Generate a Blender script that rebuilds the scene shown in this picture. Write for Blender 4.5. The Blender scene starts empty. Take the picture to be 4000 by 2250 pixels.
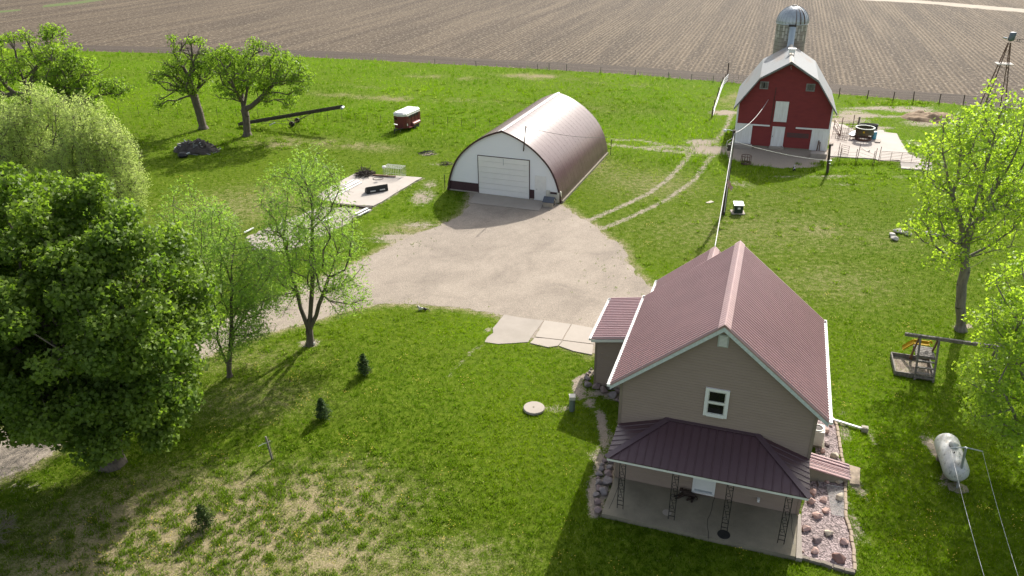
import bpy, bmesh, math, random
import numpy as np
from mathutils import Vector, Matrix
from mathutils.geometry import tessellate_polygon
R_=math.radians
scn=bpy.context.scene
COL=scn.collection
random.seed(7); rng=np.random.default_rng(7)
# ------------------------------------------------------------------ camera, sky, sun, exposure
HC=23.49; FPX=2994.2; PITCH=R_(26.3928); ROLL=R_(-0.7438)
CAMP=np.array([0,0,HC])
_f=np.array([0,math.cos(PITCH),-math.sin(PITCH)]); _r=np.array([1.,0,0]); _u=np.cross(_r,_f)
_R=math.cos(ROLL)*_r+math.sin(ROLL)*_u; _U=-math.sin(ROLL)*_r+math.cos(ROLL)*_u
cd=bpy.data.cameras.new('camera'); cam=bpy.data.objects.new('camera',cd); COL.objects.link(cam)
cd.sensor_width=36; cd.lens=FPX/4000*36; cd.clip_start=.1; cd.clip_end=6000
m4=Matrix.Identity(4)
for i in range(3):
    m4[i][0]=_R[i]; m4[i][1]=_U[i]; m4[i][2]=-_f[i]; m4[i][3]=CAMP[i]
cam.matrix_world=m4
scn.camera=cam
SAZ,SEL=R_(26.0),R_(35.0)
w=bpy.data.worlds.new('World'); scn.world=w; w.use_nodes=True
nt=w.node_tree; sky=nt.nodes.new('ShaderNodeTexSky'); sky.sky_type='NISHITA'; sky.sun_disc=False
sky.sun_elevation=SEL; sky.sun_rotation=SAZ; sky.air_density=1.0; sky.dust_density=3.5
hsv=nt.nodes.new('ShaderNodeHueSaturation'); hsv.inputs['Saturation'].default_value=.55; nt.links.new(sky.outputs[0],hsv.inputs['Color']); nt.links.new(hsv.outputs[0],nt.nodes['Background'].inputs[0]); nt.nodes['Background'].inputs[1].default_value=.14
sd=bpy.data.lights.new('sun','SUN'); sd.energy=4.2; sd.angle=R_(.53); sd.color=(1,.955,.88)
so=bpy.data.objects.new('sun',sd); COL.objects.link(so)
so.rotation_euler=Vector((-math.sin(SAZ)*math.cos(SEL),-math.cos(SAZ)*math.cos(SEL),-math.sin(SEL))).to_track_quat('-Z','Y').to_euler()
scn.view_settings.view_transform='Standard'; scn.view_settings.look='None'
scn.view_settings.exposure=0.62; scn.view_settings.gamma=1
scn.render.engine='CYCLES'; scn.cycles.max_bounces=6; scn.cycles.transparent_max_bounces=4
# ------------------------------------------------------------------ where a point of the ground is
def W(px,py,z=0.):
    d=_f*FPX+_R*(px-2000)+_U*(1125-py)
    return CAMP+d*((z-HC)/d[2])
def WY(px,py,y):
    d=_f*FPX+_R*(px-2000)+_U*(1125-py)
    return CAMP+d*(y/d[1])
def PJ(X):
    d=np.asarray(X,float)-CAMP; z=d@_f
    return np.stack([2000+FPX*(d@_R)/z,1125-FPX*(d@_U)/z],-1)
def poly(pts,z=0.): return [tuple(W(a,b,z)) for a,b in pts]
# ------------------------------------------------------------------ naming
def tag(o,label=None,cat=None,group=None,kind=None):
    if label: o['label']=label
    if cat: o['category']=cat
    if group: o['group']=group
    if kind: o['kind']=kind
    return o
def thing(name,label,cat,loc=(0,0,0),rz=0,group=None):
    o=bpy.data.objects.new(name,None); o.empty_display_size=.2; COL.objects.link(o)
    o.location=loc; o.rotation_euler=(0,0,rz)
    return tag(o,label,cat,group)
def copy_tree(o,parent=None):
    c=o.copy(); COL.objects.link(c)
    if parent: c.parent=parent
    for ch in list(o.children): copy_tree(ch,c)
    return c
# ------------------------------------------------------------------ mesh collector
class MB:
    def __init__(s): s.v=[];s.f=[]
    def add(s,vs,fs):
        n=len(s.v); s.v+= [tuple(map(float,v)) for v in vs]; s.f+=[tuple(i+n for i in f) for f in fs]; return s
    def box(s,c,d,rz=0,M=None):
        x,y,z=d[0]/2,d[1]/2,d[2]/2
        P=[Vector(p) for p in ((-x,-y,-z),(x,-y,-z),(x,y,-z),(-x,y,-z),(-x,-y,z),(x,-y,z),(x,y,z),(-x,y,z))]
        Q=Matrix.Rotation(rz,3,'Z') if M is None else M
        P=[Q@p+Vector(c) for p in P]
        return s.add(P,[(3,2,1,0),(4,5,6,7),(0,1,5,4),(1,2,6,5),(2,3,7,6),(3,0,4,7)])
    def beam(s,a,b,w,h,up=(0,0,1)):
        a=Vector(a);b=Vector(b);d=(b-a);L=d.length
        if L<1e-6: return s
        x=d.normalized();up=Vector(up)
        if abs(x.dot(up))>.98: up=Vector((1,0,0))
        y=up.cross(x).normalized();z=x.cross(y)
        M=Matrix((x,y,z)).transposed()
        return s.box((a+b)/2,(L,w,h),M=M)
    def slab(s,pts,z0,z1):
        "vertical prism over a polygon (2D), z0..z1"
        n=len(pts); tri=tessellate_polygon([[Vector((p[0],p[1],0)) for p in pts]])
        ar=sum(pts[i][0]*pts[(i+1)%n][1]-pts[(i+1)%n][0]*pts[i][1] for i in range(n))
        vs=[(p[0],p[1],z0) for p in pts]+[(p[0],p[1],z1) for p in pts]
        fs=[]
        for t in tri:
            a,b,c=[pts[i] for i in t]
            o=(b[0]-a[0])*(c[1]-a[1])-(b[1]-a[1])*(c[0]-a[0])
            if o<0: t=(t[0],t[2],t[1])
            fs.append(tuple(i+n for i in t)); fs.append((t[2],t[1],t[0]))
        for i in range(n):
            j=(i+1)%n
            fs.append((i,j,j+n,i+n) if ar>0 else (j,i,i+n,j+n))
        return s.add(vs,fs)
    def extr(s,prof,v0,v1):
        "profile in (u,z) pushed along v"
        n=len(prof); vs=[(u,v0,z) for u,z in prof]+[(u,v1,z) for u,z in prof]
        tri=tessellate_polygon([[Vector((u,z,0)) for u,z in prof]])
        ar=sum(prof[i][0]*prof[(i+1)%n][1]-prof[(i+1)%n][0]*prof[i][1] for i in range(n)); fs=[]
        for t in tri:
            a,b,c=[prof[i] for i in t]
            o=(b[0]-a[0])*(c[1]-a[1])-(b[1]-a[1])*(c[0]-a[0])
            if o<0: t=(t[0],t[2],t[1])
            fs.append(t); fs.append((t[2]+n,t[1]+n,t[0]+n))
        for i in range(n):
            j=(i+1)%n
            fs.append((j,i,i+n,j+n) if ar>0 else (i,j,j+n,i+n))
        return s.add(vs,fs)
    def quadp(s,P,th):
        "planar polygon in 3D thickened downwards along its normal"
        P=[Vector(p) for p in P]; nrm=(P[1]-P[0]).cross(P[2]-P[0]).normalized()
        if nrm.z<0: P=P[::-1]; nrm=-nrm
        n=len(P); vs=P+[p-nrm*th for p in P]
        fs=[tuple(range(n)),tuple(range(2*n-1,n-1,-1))]+[(i,i+n,(i+1)%n+n,(i+1)%n) for i in range(n)]
        return s.add(vs,fs)
    def tube(s,pts,r,k=6,cap=True):
        pts=[Vector(p) for p in pts]; n=len(pts); rr=r if hasattr(r,'__len__') else [r]*n
        base=len(s.v); prev=None
        for i,p in enumerate(pts):
            d=(pts[min(i+1,n-1)]-pts[max(i-1,0)]).normalized()
            if prev is None:
                a=Vector((0,0,1)) if abs(d.z)<.9 else Vector((1,0,0)); x=a.cross(d).normalized()
            else:
                x=(prev-d*prev.dot(d)).normalized()
            prev=x; y=d.cross(x)
            for j in range(k):
                t=2*math.pi*j/k; q=p+(x*math.cos(t)+y*math.sin(t))*rr[i]; s.v.append(tuple(q))
        for i in range(n-1):
            for j in range(k):
                a=base+i*k+j;b=base+i*k+(j+1)%k; s.f.append((a,b,b+k,a+k))
        if cap:
            s.f.append(tuple(base+j for j in range(k))[::-1]); s.f.append(tuple(base+(n-1)*k+j for j in range(k)))
        return s
    def lathe(s,prof,c=(0,0,0),k=24,a0=0,a1=2*math.pi,caps=True):
        full=abs(a1-a0-2*math.pi)<1e-6; m=k if full else k+1; b=len(s.v); n=len(prof)
        for r,z in prof:
            for j in range(m):
                t=a0+(a1-a0)*j/k; s.v.append((c[0]+r*math.cos(t),c[1]+r*math.sin(t),c[2]+z))
        for i in range(n-1):
            for j in range(k):
                j2=(j+1)%m; a=b+i*m+j; e=b+i*m+j2; s.f.append((a,e,e+m,a+m))
        if caps and full:
            s.f.append(tuple(b+j for j in range(k))[::-1]); s.f.append(tuple(b+(n-1)*m+j for j in range(k)))
        return s
    def ribs(s,P,along,down,sp,w,h,off=.5):
        "raised seams on a planar convex polygon P, running along 'down', spaced along 'along'"
        P=[Vector(p) for p in P]; a=Vector(along).normalized(); d=Vector(down).normalized(); nr=a.cross(d).normalized()
        if nr.z<0: nr=-nr
        o=P[0]; Q=[((p-o).dot(a),(p-o).dot(d)) for p in P]; x0=min(q[0] for q in Q);x1=max(q[0] for q in Q)
        x=x0+sp*off
        while x<x1-1e-3:
            ys=[]
            for i in range(len(Q)):
                (ax,ay),(bx,by)=Q[i],Q[(i+1)%len(Q)]
                if (ax-x)*(bx-x)<0: ys.append(ay+(by-ay)*(x-ax)/(bx-ax))
            if len(ys)>=2:
                y0,y1=min(ys),max(ys)
                if y1-y0>.08:
                    p0=o+a*x+d*(y0+.005);p1=o+a*x+d*(y1-.005)
                    V=[p0-a*w/2,p0+a*w/2,p0+a*w*.22+nr*h,p0-a*w*.22+nr*h]; V=V+[v+(p1-p0) for v in V]
                    s.add(V,[(0,1,5,4),(1,2,6,5),(2,3,7,6),(3,0,4,7),(3,2,1,0),(4,5,6,7)])
            x+=sp
        return s
    def build(s,name,mat,parent=None,smooth=False,loc=None,rz=0):
        me=bpy.data.meshes.new(name); me.from_pydata(s.v,[],s.f); me.update()
        me.materials.append(mat)
        if smooth: me.polygons.foreach_set('use_smooth',[True]*len(me.polygons))
        o=bpy.data.objects.new(name,me); COL.objects.link(o)
        if parent: o.parent=parent
        if loc is not None: o.location=loc; o.rotation_euler=(0,0,rz)
        return o
def mesh_np(name,V,F,mat,parent=None,col=None,smooth=False):
    V=np.ascontiguousarray(V,dtype=np.float32); F=np.ascontiguousarray(F,dtype=np.int32); k=F.shape[1]
    me=bpy.data.meshes.new(name); me.vertices.add(len(V)); me.vertices.foreach_set('co',V.ravel())
    me.loops.add(F.size); me.loops.foreach_set('vertex_index',F.ravel())
    me.polygons.add(len(F)); me.polygons.foreach_set('loop_start',np.arange(0,F.size,k,dtype=np.int32))
    me.polygons.foreach_set('loop_total',np.full(len(F),k,np.int32))
    if smooth: me.polygons.foreach_set('use_smooth',np.ones(len(F),bool))
    me.update(calc_edges=True)
    if col is not None:
        a=me.color_attributes.new('Col','FLOAT_COLOR','POINT')
        c=np.ones((len(V),4),np.float32); c[:,:3]=col; a.data.foreach_set('color',c.ravel())
    me.materials.append(mat); me.validate()
    o=bpy.data.objects.new(name,me); COL.objects.link(o)
    if parent: o.parent=parent
    return o
# ------------------------------------------------------------------ materials
class NT:
    def __init__(s,name):
        s.m=bpy.data.materials.new(name); s.m.use_nodes=True; s.t=s.m.node_tree; s.p=s.t.nodes['Principled BSDF']; s.o=s.t.nodes['Material Output']
    def n(s,t,**k):
        x=s.t.nodes.new('ShaderNode'+t)
        for a,b in k.items():
            if a in x.inputs.keys() if isinstance(a,str) else False: x.inputs[a].default_value=b
            else: setattr(x,a,b)
        return x
    def l(s,a,b): s.t.links.new(a,b)
    def coord(s,kind='Object',scale=(1,1,1),rot=(0,0,0)):
        c=s.n('TexCoord'); v=c.outputs[kind]
        if any(rot): r=s.n('Mapping'); r.inputs['Rotation'].default_value=rot; s.l(v,r.inputs['Vector']); v=r.outputs[0]
        m=s.n('Mapping'); m.inputs['Scale'].default_value=scale
        s.l(v,m.inputs['Vector']); return m.outputs[0]
    def noise(s,scale,vec=None,detail=4,rough=.6,dist=0):
        x=s.n('TexNoise'); x.inputs['Scale'].default_value=scale; x.inputs['Detail'].default_value=detail; x.inputs['Roughness'].default_value=rough; x.inputs['Distortion'].default_value=dist
        if vec is not None: s.l(vec,x.inputs['Vector'])
        return x.outputs[0]
    def ramp(s,fac,stops):
        x=s.n('ValToRGB'); e=x.color_ramp.elements
        while len(e)<len(stops): e.new(.5)
        for i,(p,c) in enumerate(stops):
            e[i].position=p; e[i].color=(*c,1) if hasattr(c,'__len__') else (c,c,c,1)
        s.l(fac,x.inputs[0]); return x.outputs[0]
    def mix(s,fac,a,b,mode='MIX'):
        x=s.n('Mix'); x.data_type='RGBA'; x.blend_type=mode
        for i,v in ((0,fac),(6,a),(7,b)):
            if isinstance(v,(int,float)): x.inputs[i].default_value=v
            elif isinstance(v,tuple): x.inputs[i].default_value=(*v,1)
            else: s.l(v,x.inputs[i])
        return x.outputs[2]
    def math(s,op,a,b=None,c=None,clamp=False):
        x=s.n('Math'); x.operation=op; x.use_clamp=clamp
        for i,v in enumerate((a,b,c)):
            if v is None: continue
            if isinstance(v,(int,float)): x.inputs[i].default_value=v
            else: s.l(v,x.inputs[i])
        return x.outputs[0]
    def bump(s,h,strength=.5,dist=.02,prev=None):
        x=s.n('Bump'); x.inputs['Strength'].default_value=strength; x.inputs['Distance'].default_value=dist; s.l(h,x.inputs['Height'])
        if prev is not None: s.l(prev,x.inputs['Normal'])
        s.l(x.outputs[0],s.p.inputs['Normal']); return x.outputs[0]
    def col(s,c):
        if isinstance(c,tuple): s.p.inputs['Base Color'].default_value=(*c,1)
        else: s.l(c,s.p.inputs['Base Color'])
    def set(s,rough=.8,metal=0,spec=.5):
        s.p.inputs['Roughness'].default_value=rough; s.p.inputs['Metallic'].default_value=metal; s.p.inputs['Specular IOR Level'].default_value=spec; return s.m
def MAT(name,c1,c2=None,scale=3,rough=.7,metal=0,spec=.4,bump=0,bscale=None,stretch=(1,1,1),lo=.35,hi=.65):
    t=NT(name); v=t.coord('Object',stretch)
    n=t.noise(scale,v,6,.65)
    if c2 is None: c2=tuple(x*.8 for x in c1)
    t.col(t.ramp(n,[(lo,c1),(hi,c2)]))
    if bump: t.bump(t.noise(bscale or scale*6,v,4,.6),bump,.02)
    return t.set(rough,metal,spec)
def LEAF(name,c1,c2,trans=.4,rough=.45,spec=.5,tmul=(1.15,1.35,.5)):
    t=NT(name); a=t.n('Attribute'); a.attribute_name='Col'
    sep=t.n('SeparateColor'); t.l(a.outputs['Color'],sep.inputs[0])
    c=t.mix(sep.outputs[0],c1,c2); t.col(c); t.set(rough,0,spec)
    tr=t.n('BsdfTranslucent'); t.l(t.mix(1.0,c,tmul,'MULTIPLY'),tr.inputs[0])
    ms=t.n('MixShader'); ms.inputs[0].default_value=trans
    t.l(t.p.outputs[0],ms.inputs[1]); t.l(tr.outputs[0],ms.inputs[2]); t.l(ms.outputs[0],t.o.inputs[0])
    return t.m
def siding(name,c1,c2,pitch,bump=.8,rough=.6,axis='Z'):
    t=NT(name); c=t.n('TexCoord'); sx=t.n('SeparateXYZ'); t.l(c.outputs['Object'],sx.inputs[0])
    z=t.math('FRACT',t.math('DIVIDE',sx.outputs[axis],pitch))
    h=t.math('SUBTRACT',1.0,z)                                            # each board leans out towards its lower edge
    n=t.noise(1.2,t.coord('Object',(1,1,3)),6,.65)
    t.col(t.ramp(n,[(.3,c1),(.7,c2)])); t.bump(h,bump,pitch*.5); return t.set(rough,0,.35)
def xy_mat(name,rough=.9): return NT(name)

mSiding=siding('tan_lap_siding',(.285,.212,.158),(.315,.237,.18),.13,1.0)
mSidingDk=siding('maroon_band_siding',(.045,.018,.02),(.06,.025,.026),.11)
mShedW=siding('white_shed_siding',(.86,.87,.87),(.89,.89,.88),.11,.6)
mBarnRed=siding('barn_red_boards',(.27,.046,.040),(.215,.038,.035),.13,.9,.8)
mWhite=MAT('white_paint',(.84,.83,.80),(.76,.75,.72),2,.5)
mWhiteOld=MAT('weathered_white_boards',(.86,.86,.84),(.68,.66,.62),1.3,.7,stretch=(6,6,.6),lo=.4,hi=.75,bump=.4,bscale=8)
mTrimGrey=MAT('grey_rake_trim',(.30,.31,.30),(.18,.17,.16),3,.8)
def metalroof(name,c,rough=.42,coat=.6):
    t=NT(name); v=t.coord('Object'); n=t.noise(.9,v,5,.6)
    t.col(t.ramp(n,[(.3,c),(.7,tuple(x*.88 for x in c))])); t.l(t.ramp(t.noise(2.5,v,4,.6),[(.3,rough-.06),(.7,rough+.08)]),t.p.inputs['Roughness'])
    t.p.inputs['Coat Weight'].default_value=coat; t.p.inputs['Coat Roughness'].default_value=.25; t.p.inputs['Specular IOR Level'].default_value=.7; return t.m
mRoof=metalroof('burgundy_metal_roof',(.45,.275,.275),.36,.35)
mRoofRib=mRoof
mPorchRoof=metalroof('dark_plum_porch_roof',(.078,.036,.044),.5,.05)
mQuon=NT('brown_quonset_metal')
_q=mQuon; _v=_q.coord('Object',(1,1,1)); _n=_q.noise(1.1,_v,5,.6)
_q.col(_q.ramp(_n,[(.3,(.125,.078,.084)),(.7,(.10,.062,.068))]))
_wv=_q.n('TexWave'); _wv.bands_direction='Y'; _wv.inputs['Scale'].default_value=1.05; _wv.inputs['Distortion'].default_value=0; _q.l(_v,_wv.inputs['Vector'])
_q.bump(_q.math('ADD',_wv.outputs[1],_q.math('MULTIPLY',_q.noise(6,_q.coord('Object',(.3,3,.3)),3),.6)),.12,.03)
_q.p.inputs['Coat Weight'].default_value=.0; mQuon=_q.set(.24,.0,.20)
mCap=MAT('glare_ridge_cap',(.62,.56,.55),(.5,.44,.44),2,.35,.3,.8)  # whitish glare along the shed ridge is put into this pale base colour
mShingle=NT('pale_barn_shingles')
_q=mShingle; _v=_q.coord('Object',(1,3,3)); _br=_q.noise(9,_v,2,.5)
_st=_q.noise(.5,_q.coord('Object',(1,.35,1)),5,.6)
_q.col(_q.mix(_q.math('MULTIPLY',_q.ramp(_st,[(.52,0.),(.68,1.)]),.55),_q.ramp(_br,[(.3,(.26,.272,.278)),(.7,(.215,.227,.232))]),(.24,.175,.13)))
_q.bump(_br,.4,.02); mShingle=_q.set(.75,0,.35)
mGalv=MAT('galvanised_steel',(.50,.53,.55),(.38,.41,.43),2,.4,.5,.6)
def concrete(name,c1,c2,sc=.6):
    t=NT(name); v=t.coord('Object'); a=t.noise(sc,v,7,.7); b=t.noise(30,v,3,.7)
    t.col(t.mix(.25,t.ramp(a,[(.3,c1),(.72,c2)]),t.ramp(b,[(.3,c1),(.7,c2)])))
    t.bump(b,.35,.01); return t.set(.88,0,.3)
mConc=concrete('old_concrete',(.40,.35,.30),(.30,.265,.22))
mConcNew=concrete('pale_concrete',(.44,.385,.325),(.37,.325,.275))
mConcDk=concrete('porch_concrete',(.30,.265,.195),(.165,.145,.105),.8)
mConcYard=concrete('barnyard_concrete',(.50,.45,.40),(.38,.335,.29),.4)
mStave=NT('silo_staves'); _q=mStave; _v=_q.coord('Object',(1,1,1)); _n=_q.noise(1.4,_q.coord('Object',(3,3,.3)),5,.6); _q.col(_q.ramp(_n,[(.3,(.36,.34,.30)),(.7,(.25,.235,.20))])); _q.bump(_q.noise(12,_v,3),.3,.02); mStave=_q.set(.85,0,.3)
mIron=MAT('black_iron',(.012,.012,.013),(.02,.02,.02),4,.45)
mRust=MAT('rusty_steel',(.10,.06,.045),(.19,.11,.075),6,.75,.2)
mDarkSteel=MAT('dark_weathered_steel',(.04,.036,.034),(.085,.07,.06),4,.7,.2)
mWood=MAT('grey_weathered_wood',(.24,.22,.195),(.13,.115,.10),4,.85,bump=.5,stretch=(2,2,.5))
mWoodDk=MAT('dark_creosote_wood',(.085,.06,.045),(.05,.036,.03),4,.8,bump=.5,stretch=(3,3,.4))
mWoodBr=MAT('brown_timber',(.22,.13,.075),(.14,.085,.055),4,.8,stretch=(2,2,.6))
mBark=MAT('grey_brown_bark',(.17,.14,.11),(.085,.07,.055),5,.9,bump=1,bscale=14,stretch=(1.6,1.6,.35))
mBarkPale=MAT('pale_poplar_bark',(.26,.235,.195),(.14,.125,.105),4,.9,bump=1,bscale=12,stretch=(1.6,1.6,.35))
mTwig=MAT('bare_twig',(.26,.22,.17),(.17,.14,.11),4,.9)
mGlass=MAT('dark_window_glass',(.008,.009,.009),(.018,.016,.014),1,.06,0,.6)
mRubber=MAT('black_rubber',(.015,.015,.016),(.028,.027,.026),5,.6)
mCableW=MAT('white_wire_cable',(.72,.71,.68),(.55,.54,.52),8,.5)
mGreenBox=MAT('dark_green_steel',(.018,.034,.028),(.026,.045,.036),3,.35)
mCream=MAT('cream_steel',(.62,.59,.50),(.54,.51,.43),3,.5)
mYellow=MAT('yellow_plastic',(.50,.33,.015),(.42,.26,.02),3,.7,0,.1)
mBlue=MAT('blue_plastic',(.09,.33,.43),(.07,.26,.36),3,.4)
mTrailRed=MAT('faded_maroon_paint',(.17,.034,.034),(.11,.026,.026),2.4,.5,stretch=(1,1,.5))
mTrailTop=MAT('white_trailer_roof',(.82,.81,.77),(.66,.65,.6),2,.4)
mPipe=MAT('pale_rusty_pipe',(.36,.30,.26),(.22,.15,.11),7,.6,.2)
mSlate=MAT('grey_shingle_roof',(.10,.115,.14),(.075,.085,.105),8,.8)
mTanPly=MAT('tan_plywood',(.42,.37,.30),(.33,.29,.235),3,.8)
mSoil=MAT('dark_soil',(.10,.08,.062),(.16,.13,.10),3,.95,bump=.8,bscale=20)
mSand=MAT('sandbox_sand',(.38,.32,.25),(.16,.12,.09),2.2,.95,bump=.8,bscale=18)
mRockPink=MAT('pink_quartzite',(.56,.38,.32),(.44,.29,.25),4,.85,bump=.5)
mRockRed=MAT('dark_red_quartzite',(.24,.13,.11),(.30,.18,.145),3,.85,bump=.5)
mRockTan=MAT('tan_limestone',(.56,.49,.38),(.46,.39,.30),4,.85,bump=.5)
mRockGrey=MAT('grey_fieldstone',(.27,.235,.225),(.19,.165,.16),4,.85,bump=.5)
mRockMauve=MAT('mauve_quartzite',(.27,.20,.185),(.20,.155,.15),4,.85,bump=.5)
mRockPale=MAT('pale_fieldstone',(.60,.565,.50),(.45,.42,.38),4,.85,bump=.5)
mBrick=MAT('tan_paver',(.42,.33,.24),(.30,.235,.175),5,.85,bump=.4)
mBrickGrey=MAT('grey_paver',(.27,.23,.18),(.18,.155,.125),5,.85,bump=.4)
def gravel(name,pal,sc,rough=.95,b=.8,con=(.80,1.16)):
    t=NT(name); v=t.coord('Object'); vo=t.n('TexVoronoi'); vo.inputs['Scale'].default_value=sc; t.l(v,vo.inputs['Vector'])
    s2=t.n('SeparateColor'); t.l(vo.outputs['Color'],s2.inputs[0])
    n=t.noise(.25,v,7,.65,.6); big=t.ramp(n,[(.32,pal[0]),(.5,pal[1]),(.68,pal[2])])
    t.col(t.mix(1.0,big,t.ramp(s2.outputs[0],[(0,con[0]),(.5,.98),(1,con[1])]),'MULTIPLY'))
    t.bump(vo.outputs['Distance'],b,.03); return t.set(rough,0,.25)
mGravel0=gravel('limestone_gravel',[(.362,.306,.246),(.325,.274,.22),(.262,.22,.177)],21,b=.5)
_t=mGravel0.node_tree; _p=_t.nodes['Principled BSDF']; _q=NT.__new__(NT); _q.m=mGravel0; _q.t=_t; _q.p=_p; _q.o=_t.nodes['Material Output']
_src=_p.inputs['Base Color'].links[0].from_socket; _ln=_q.noise(.55,_q.coord('Object',(1,.22,1),(0,0,R_(38))),5,.65); _cl=_q.noise(.9,_q.coord('Object'),6,.7)
_q.l(_q.mix(1.0,_q.mix(1.0,_src,_q.ramp(_ln,[(.33,.90),(.5,1.0),(.68,1.06)]),'MULTIPLY'),_q.ramp(_cl,[(.34,.93),(.5,1.0)]),'MULTIPLY'),_p.inputs['Base Color']); mGravel=mGravel0
mMulch=gravel('pink_stone_chips',[(.33,.265,.26),(.29,.23,.225),(.25,.20,.19)],15,.9,1.0,(.45,1.75))
mBrown=MAT('dark_brown_fur',(.045,.026,.017),(.02,.012,.009),6,.75,bump=.4,bscale=40)
mBlack=MAT('black_fur',(.012,.012,.013),(.022,.021,.02),6,.7)
mFlag=NT('striped_flag'); _q=mFlag; _c=_q.n('TexCoord'); _s=_q.n('SeparateXYZ'); _q.l(_c.outputs['Object'],_s.inputs[0])
_fr=_q.math('FRACT',_q.math('MULTIPLY',_s.outputs['X'],11.0)); _st=_q.math('GREATER_THAN',_fr,.5)
_cn=_q.math('MULTIPLY',_q.math('GREATER_THAN',_s.outputs['Z'],.42),_q.math('LESS_THAN',_s.outputs['X'],.19))
_q.col(_q.mix(_cn,_q.mix(_st,(.42,.035,.04),(.72,.68,.66)),(.03,.04,.13))); mFlag=_q.set(.8,0,.2)
mFlower=MAT('yellow_flower',(.66,.50,.06),(.58,.42,.05),9,.7)
mGrass=LEAF('grass_blades',(.047,.082,.010),(.128,.175,.022),.42,.55,.35,(1.15,1.3,.4))
mLeafMaple=LEAF('maple_leaves',(.088,.158,.022),(.25,.345,.065),.52,.5,.25,(1.2,1.35,.5))
mLeafWillow=LEAF('willow_leaves',(.20,.31,.06),(.36,.49,.14),.55,.5,.2)
mLeafPale=LEAF('pale_willow_leaves',(.37,.47,.15),(.56,.64,.26),.6,.6,.15,(1.1,1.15,.8))
mLeafElm=LEAF('old_tree_leaves',(.15,.245,.035),(.31,.405,.075),.55,.5,.2)
mLeafPoplar=LEAF('poplar_leaves',(.24,.36,.05),(.48,.59,.12),.6,.45,.25,(1.2,1.35,.4))
mLeafSpruce=LEAF('spruce_needles',(.035,.07,.022),(.085,.13,.04),.3,.6,.2)
mLeafJuniper=LEAF('juniper_needles',(.04,.075,.015),(.085,.115,.028),.2,.6,.2)
# ------------------------------------------------------------------ the setting: ground, field, drive, pads
def vnoise(x,y,seed):
    r=np.random.default_rng(seed); T=r.random((256,256)); xi=np.floor(x).astype(int); yi=np.floor(y).astype(int); fx=x-xi; fy=y-yi
    fx=fx*fx*(3-2*fx); fy=fy*fy*(3-2*fy); a=xi&255;b=(xi+1)&255;c=yi&255;d=(yi+1)&255
    return (T[a,c]*(1-fx)+T[b,c]*fx)*(1-fy)+(T[a,d]*(1-fx)+T[b,d]*fx)*fy
def fbm(x,y,s,seed=1,o=4):
    v=0;t=0;a=1
    for k in range(o):
        v=v+a*vnoise(x/s*2**k+17*k,y/s*2**k+31*k,seed+k); t+=a; a*=.55
    return v/t
def inside(P,x,y):
    P=np.asarray(P)[:,:2]; r=np.zeros(np.shape(x),bool); n=len(P)
    for i in range(n):
        x1,y1=P[i];x2,y2=P[(i+1)%n]
        c=((y1>y)!=(y2>y)); 
        with np.errstate(divide='ignore',invalid='ignore'): xs=(x2-x1)*(y-y1)/(y2-y1)+x1
        r^=c&(x<xs)
    return r
def dseg(P,x,y,closed=False):
    P=np.asarray(P)[:,:2]; d=np.full(np.shape(x),1e9); n=len(P)
    for i in range(n if closed else n-1):
        a=P[i];b=P[(i+1)%n];ab=b-a; t=np.clip(((x-a[0])*ab[0]+(y-a[1])*ab[1])/(ab@ab+1e-9),0,1)
        d=np.minimum(d,np.hypot(x-a[0]-t*ab[0],y-a[1]-t*ab[1]))
    return d
def ragged(P,step=.35,amp=.14,seed=3,skip=()):
    P=[np.array(p[:2]) for p in P]; out=[]; n=len(P)
    for i in range(n):
        a,b=P[i],P[(i+1)%n]; L=np.hypot(*(b-a)); k=max(1,int(L/step)); nr=np.array([-(b-a)[1],(b-a)[0]])/max(L,1e-6)
        for j in range(k):
            q=a+(b-a)*j/k; e=0 if i in skip else (fbm(q[0],q[1],1.1,seed)-.5)*4*amp
            out.append(tuple(q+nr*e))
    return out
HOX,HOY,HYAW=8.31,26.13,R_(-19.015)
HW,HL=3.91,8.04
SX,SY,SYAW=-.66,66.14,R_(-21.289)
BX,BY,BYAW=28.89,80.32,R_(-18.232)
def loc2(o,u,v):
    ox,oy,a={'h':(HOX,HOY,HYAW),'s':(SX,SY,SYAW),'b':(BX,BY,BYAW)}[o]
    return (ox+u*math.cos(a)-v*math.sin(a),oy+u*math.sin(a)+v*math.cos(a))
def tolocal(o,X):
    ox,oy,a={'h':(HOX,HOY,HYAW),'s':(SX,SY,SYAW),'b':(BX,BY,BYAW)}[o]
    dx,dy=X[0]-ox,X[1]-oy
    return (dx*math.cos(a)+dy*math.sin(a),-dx*math.sin(a)+dy*math.cos(a))
drive_px=[(1739,876),(1640,908),(1545,950),(1440,1003),(1400,1026),(1320,1060),(1211,1108),(1040,1178),(883,1250),(600,1375),(400,1465),(200,1565),(0,1683),(-200,1800),(-900,2150),(-900,2360),(-200,1985),(0,1868),(95,1822),(400,1625),(600,1512),(807,1398),(932,1343),(1087,1289),(1289,1234),(1360,1204),(1444,1190),(1540,1184),(1646,1188),(1801,1203),(1968,1231),
 (2010,1300),(2340,1380),(2450,1300),(2640,1230),(2600,1170),(2551,1131),(2480,1060),(2446,1023),(2456,998),(2405,950),(2350,902),(2289,861),(2203,803),(2150,785),(2000,768),(1880,752),(1838,752),(1826,806),(1806,842)]
DRIVE=ragged(poly(drive_px),.3,.22)
field_edge=[(-400,183),(0,190),(330,200),(1180,222),(1960,262),(2480,292),(2640,306),(2840,322),(3270,366),(3700,405),(4000,430)]
FE=poly(field_edge)
fd=np.array([math.cos(R_(-19)),math.sin(R_(-19))])
FIELD=ragged([tuple(np.array(FE[0][:2])-fd*400)]+FE+[tuple(np.array(FE[-1][:2])+fd*400)],.6,.16,5)+[(2500,2500),(-2500,2500)]
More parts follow.
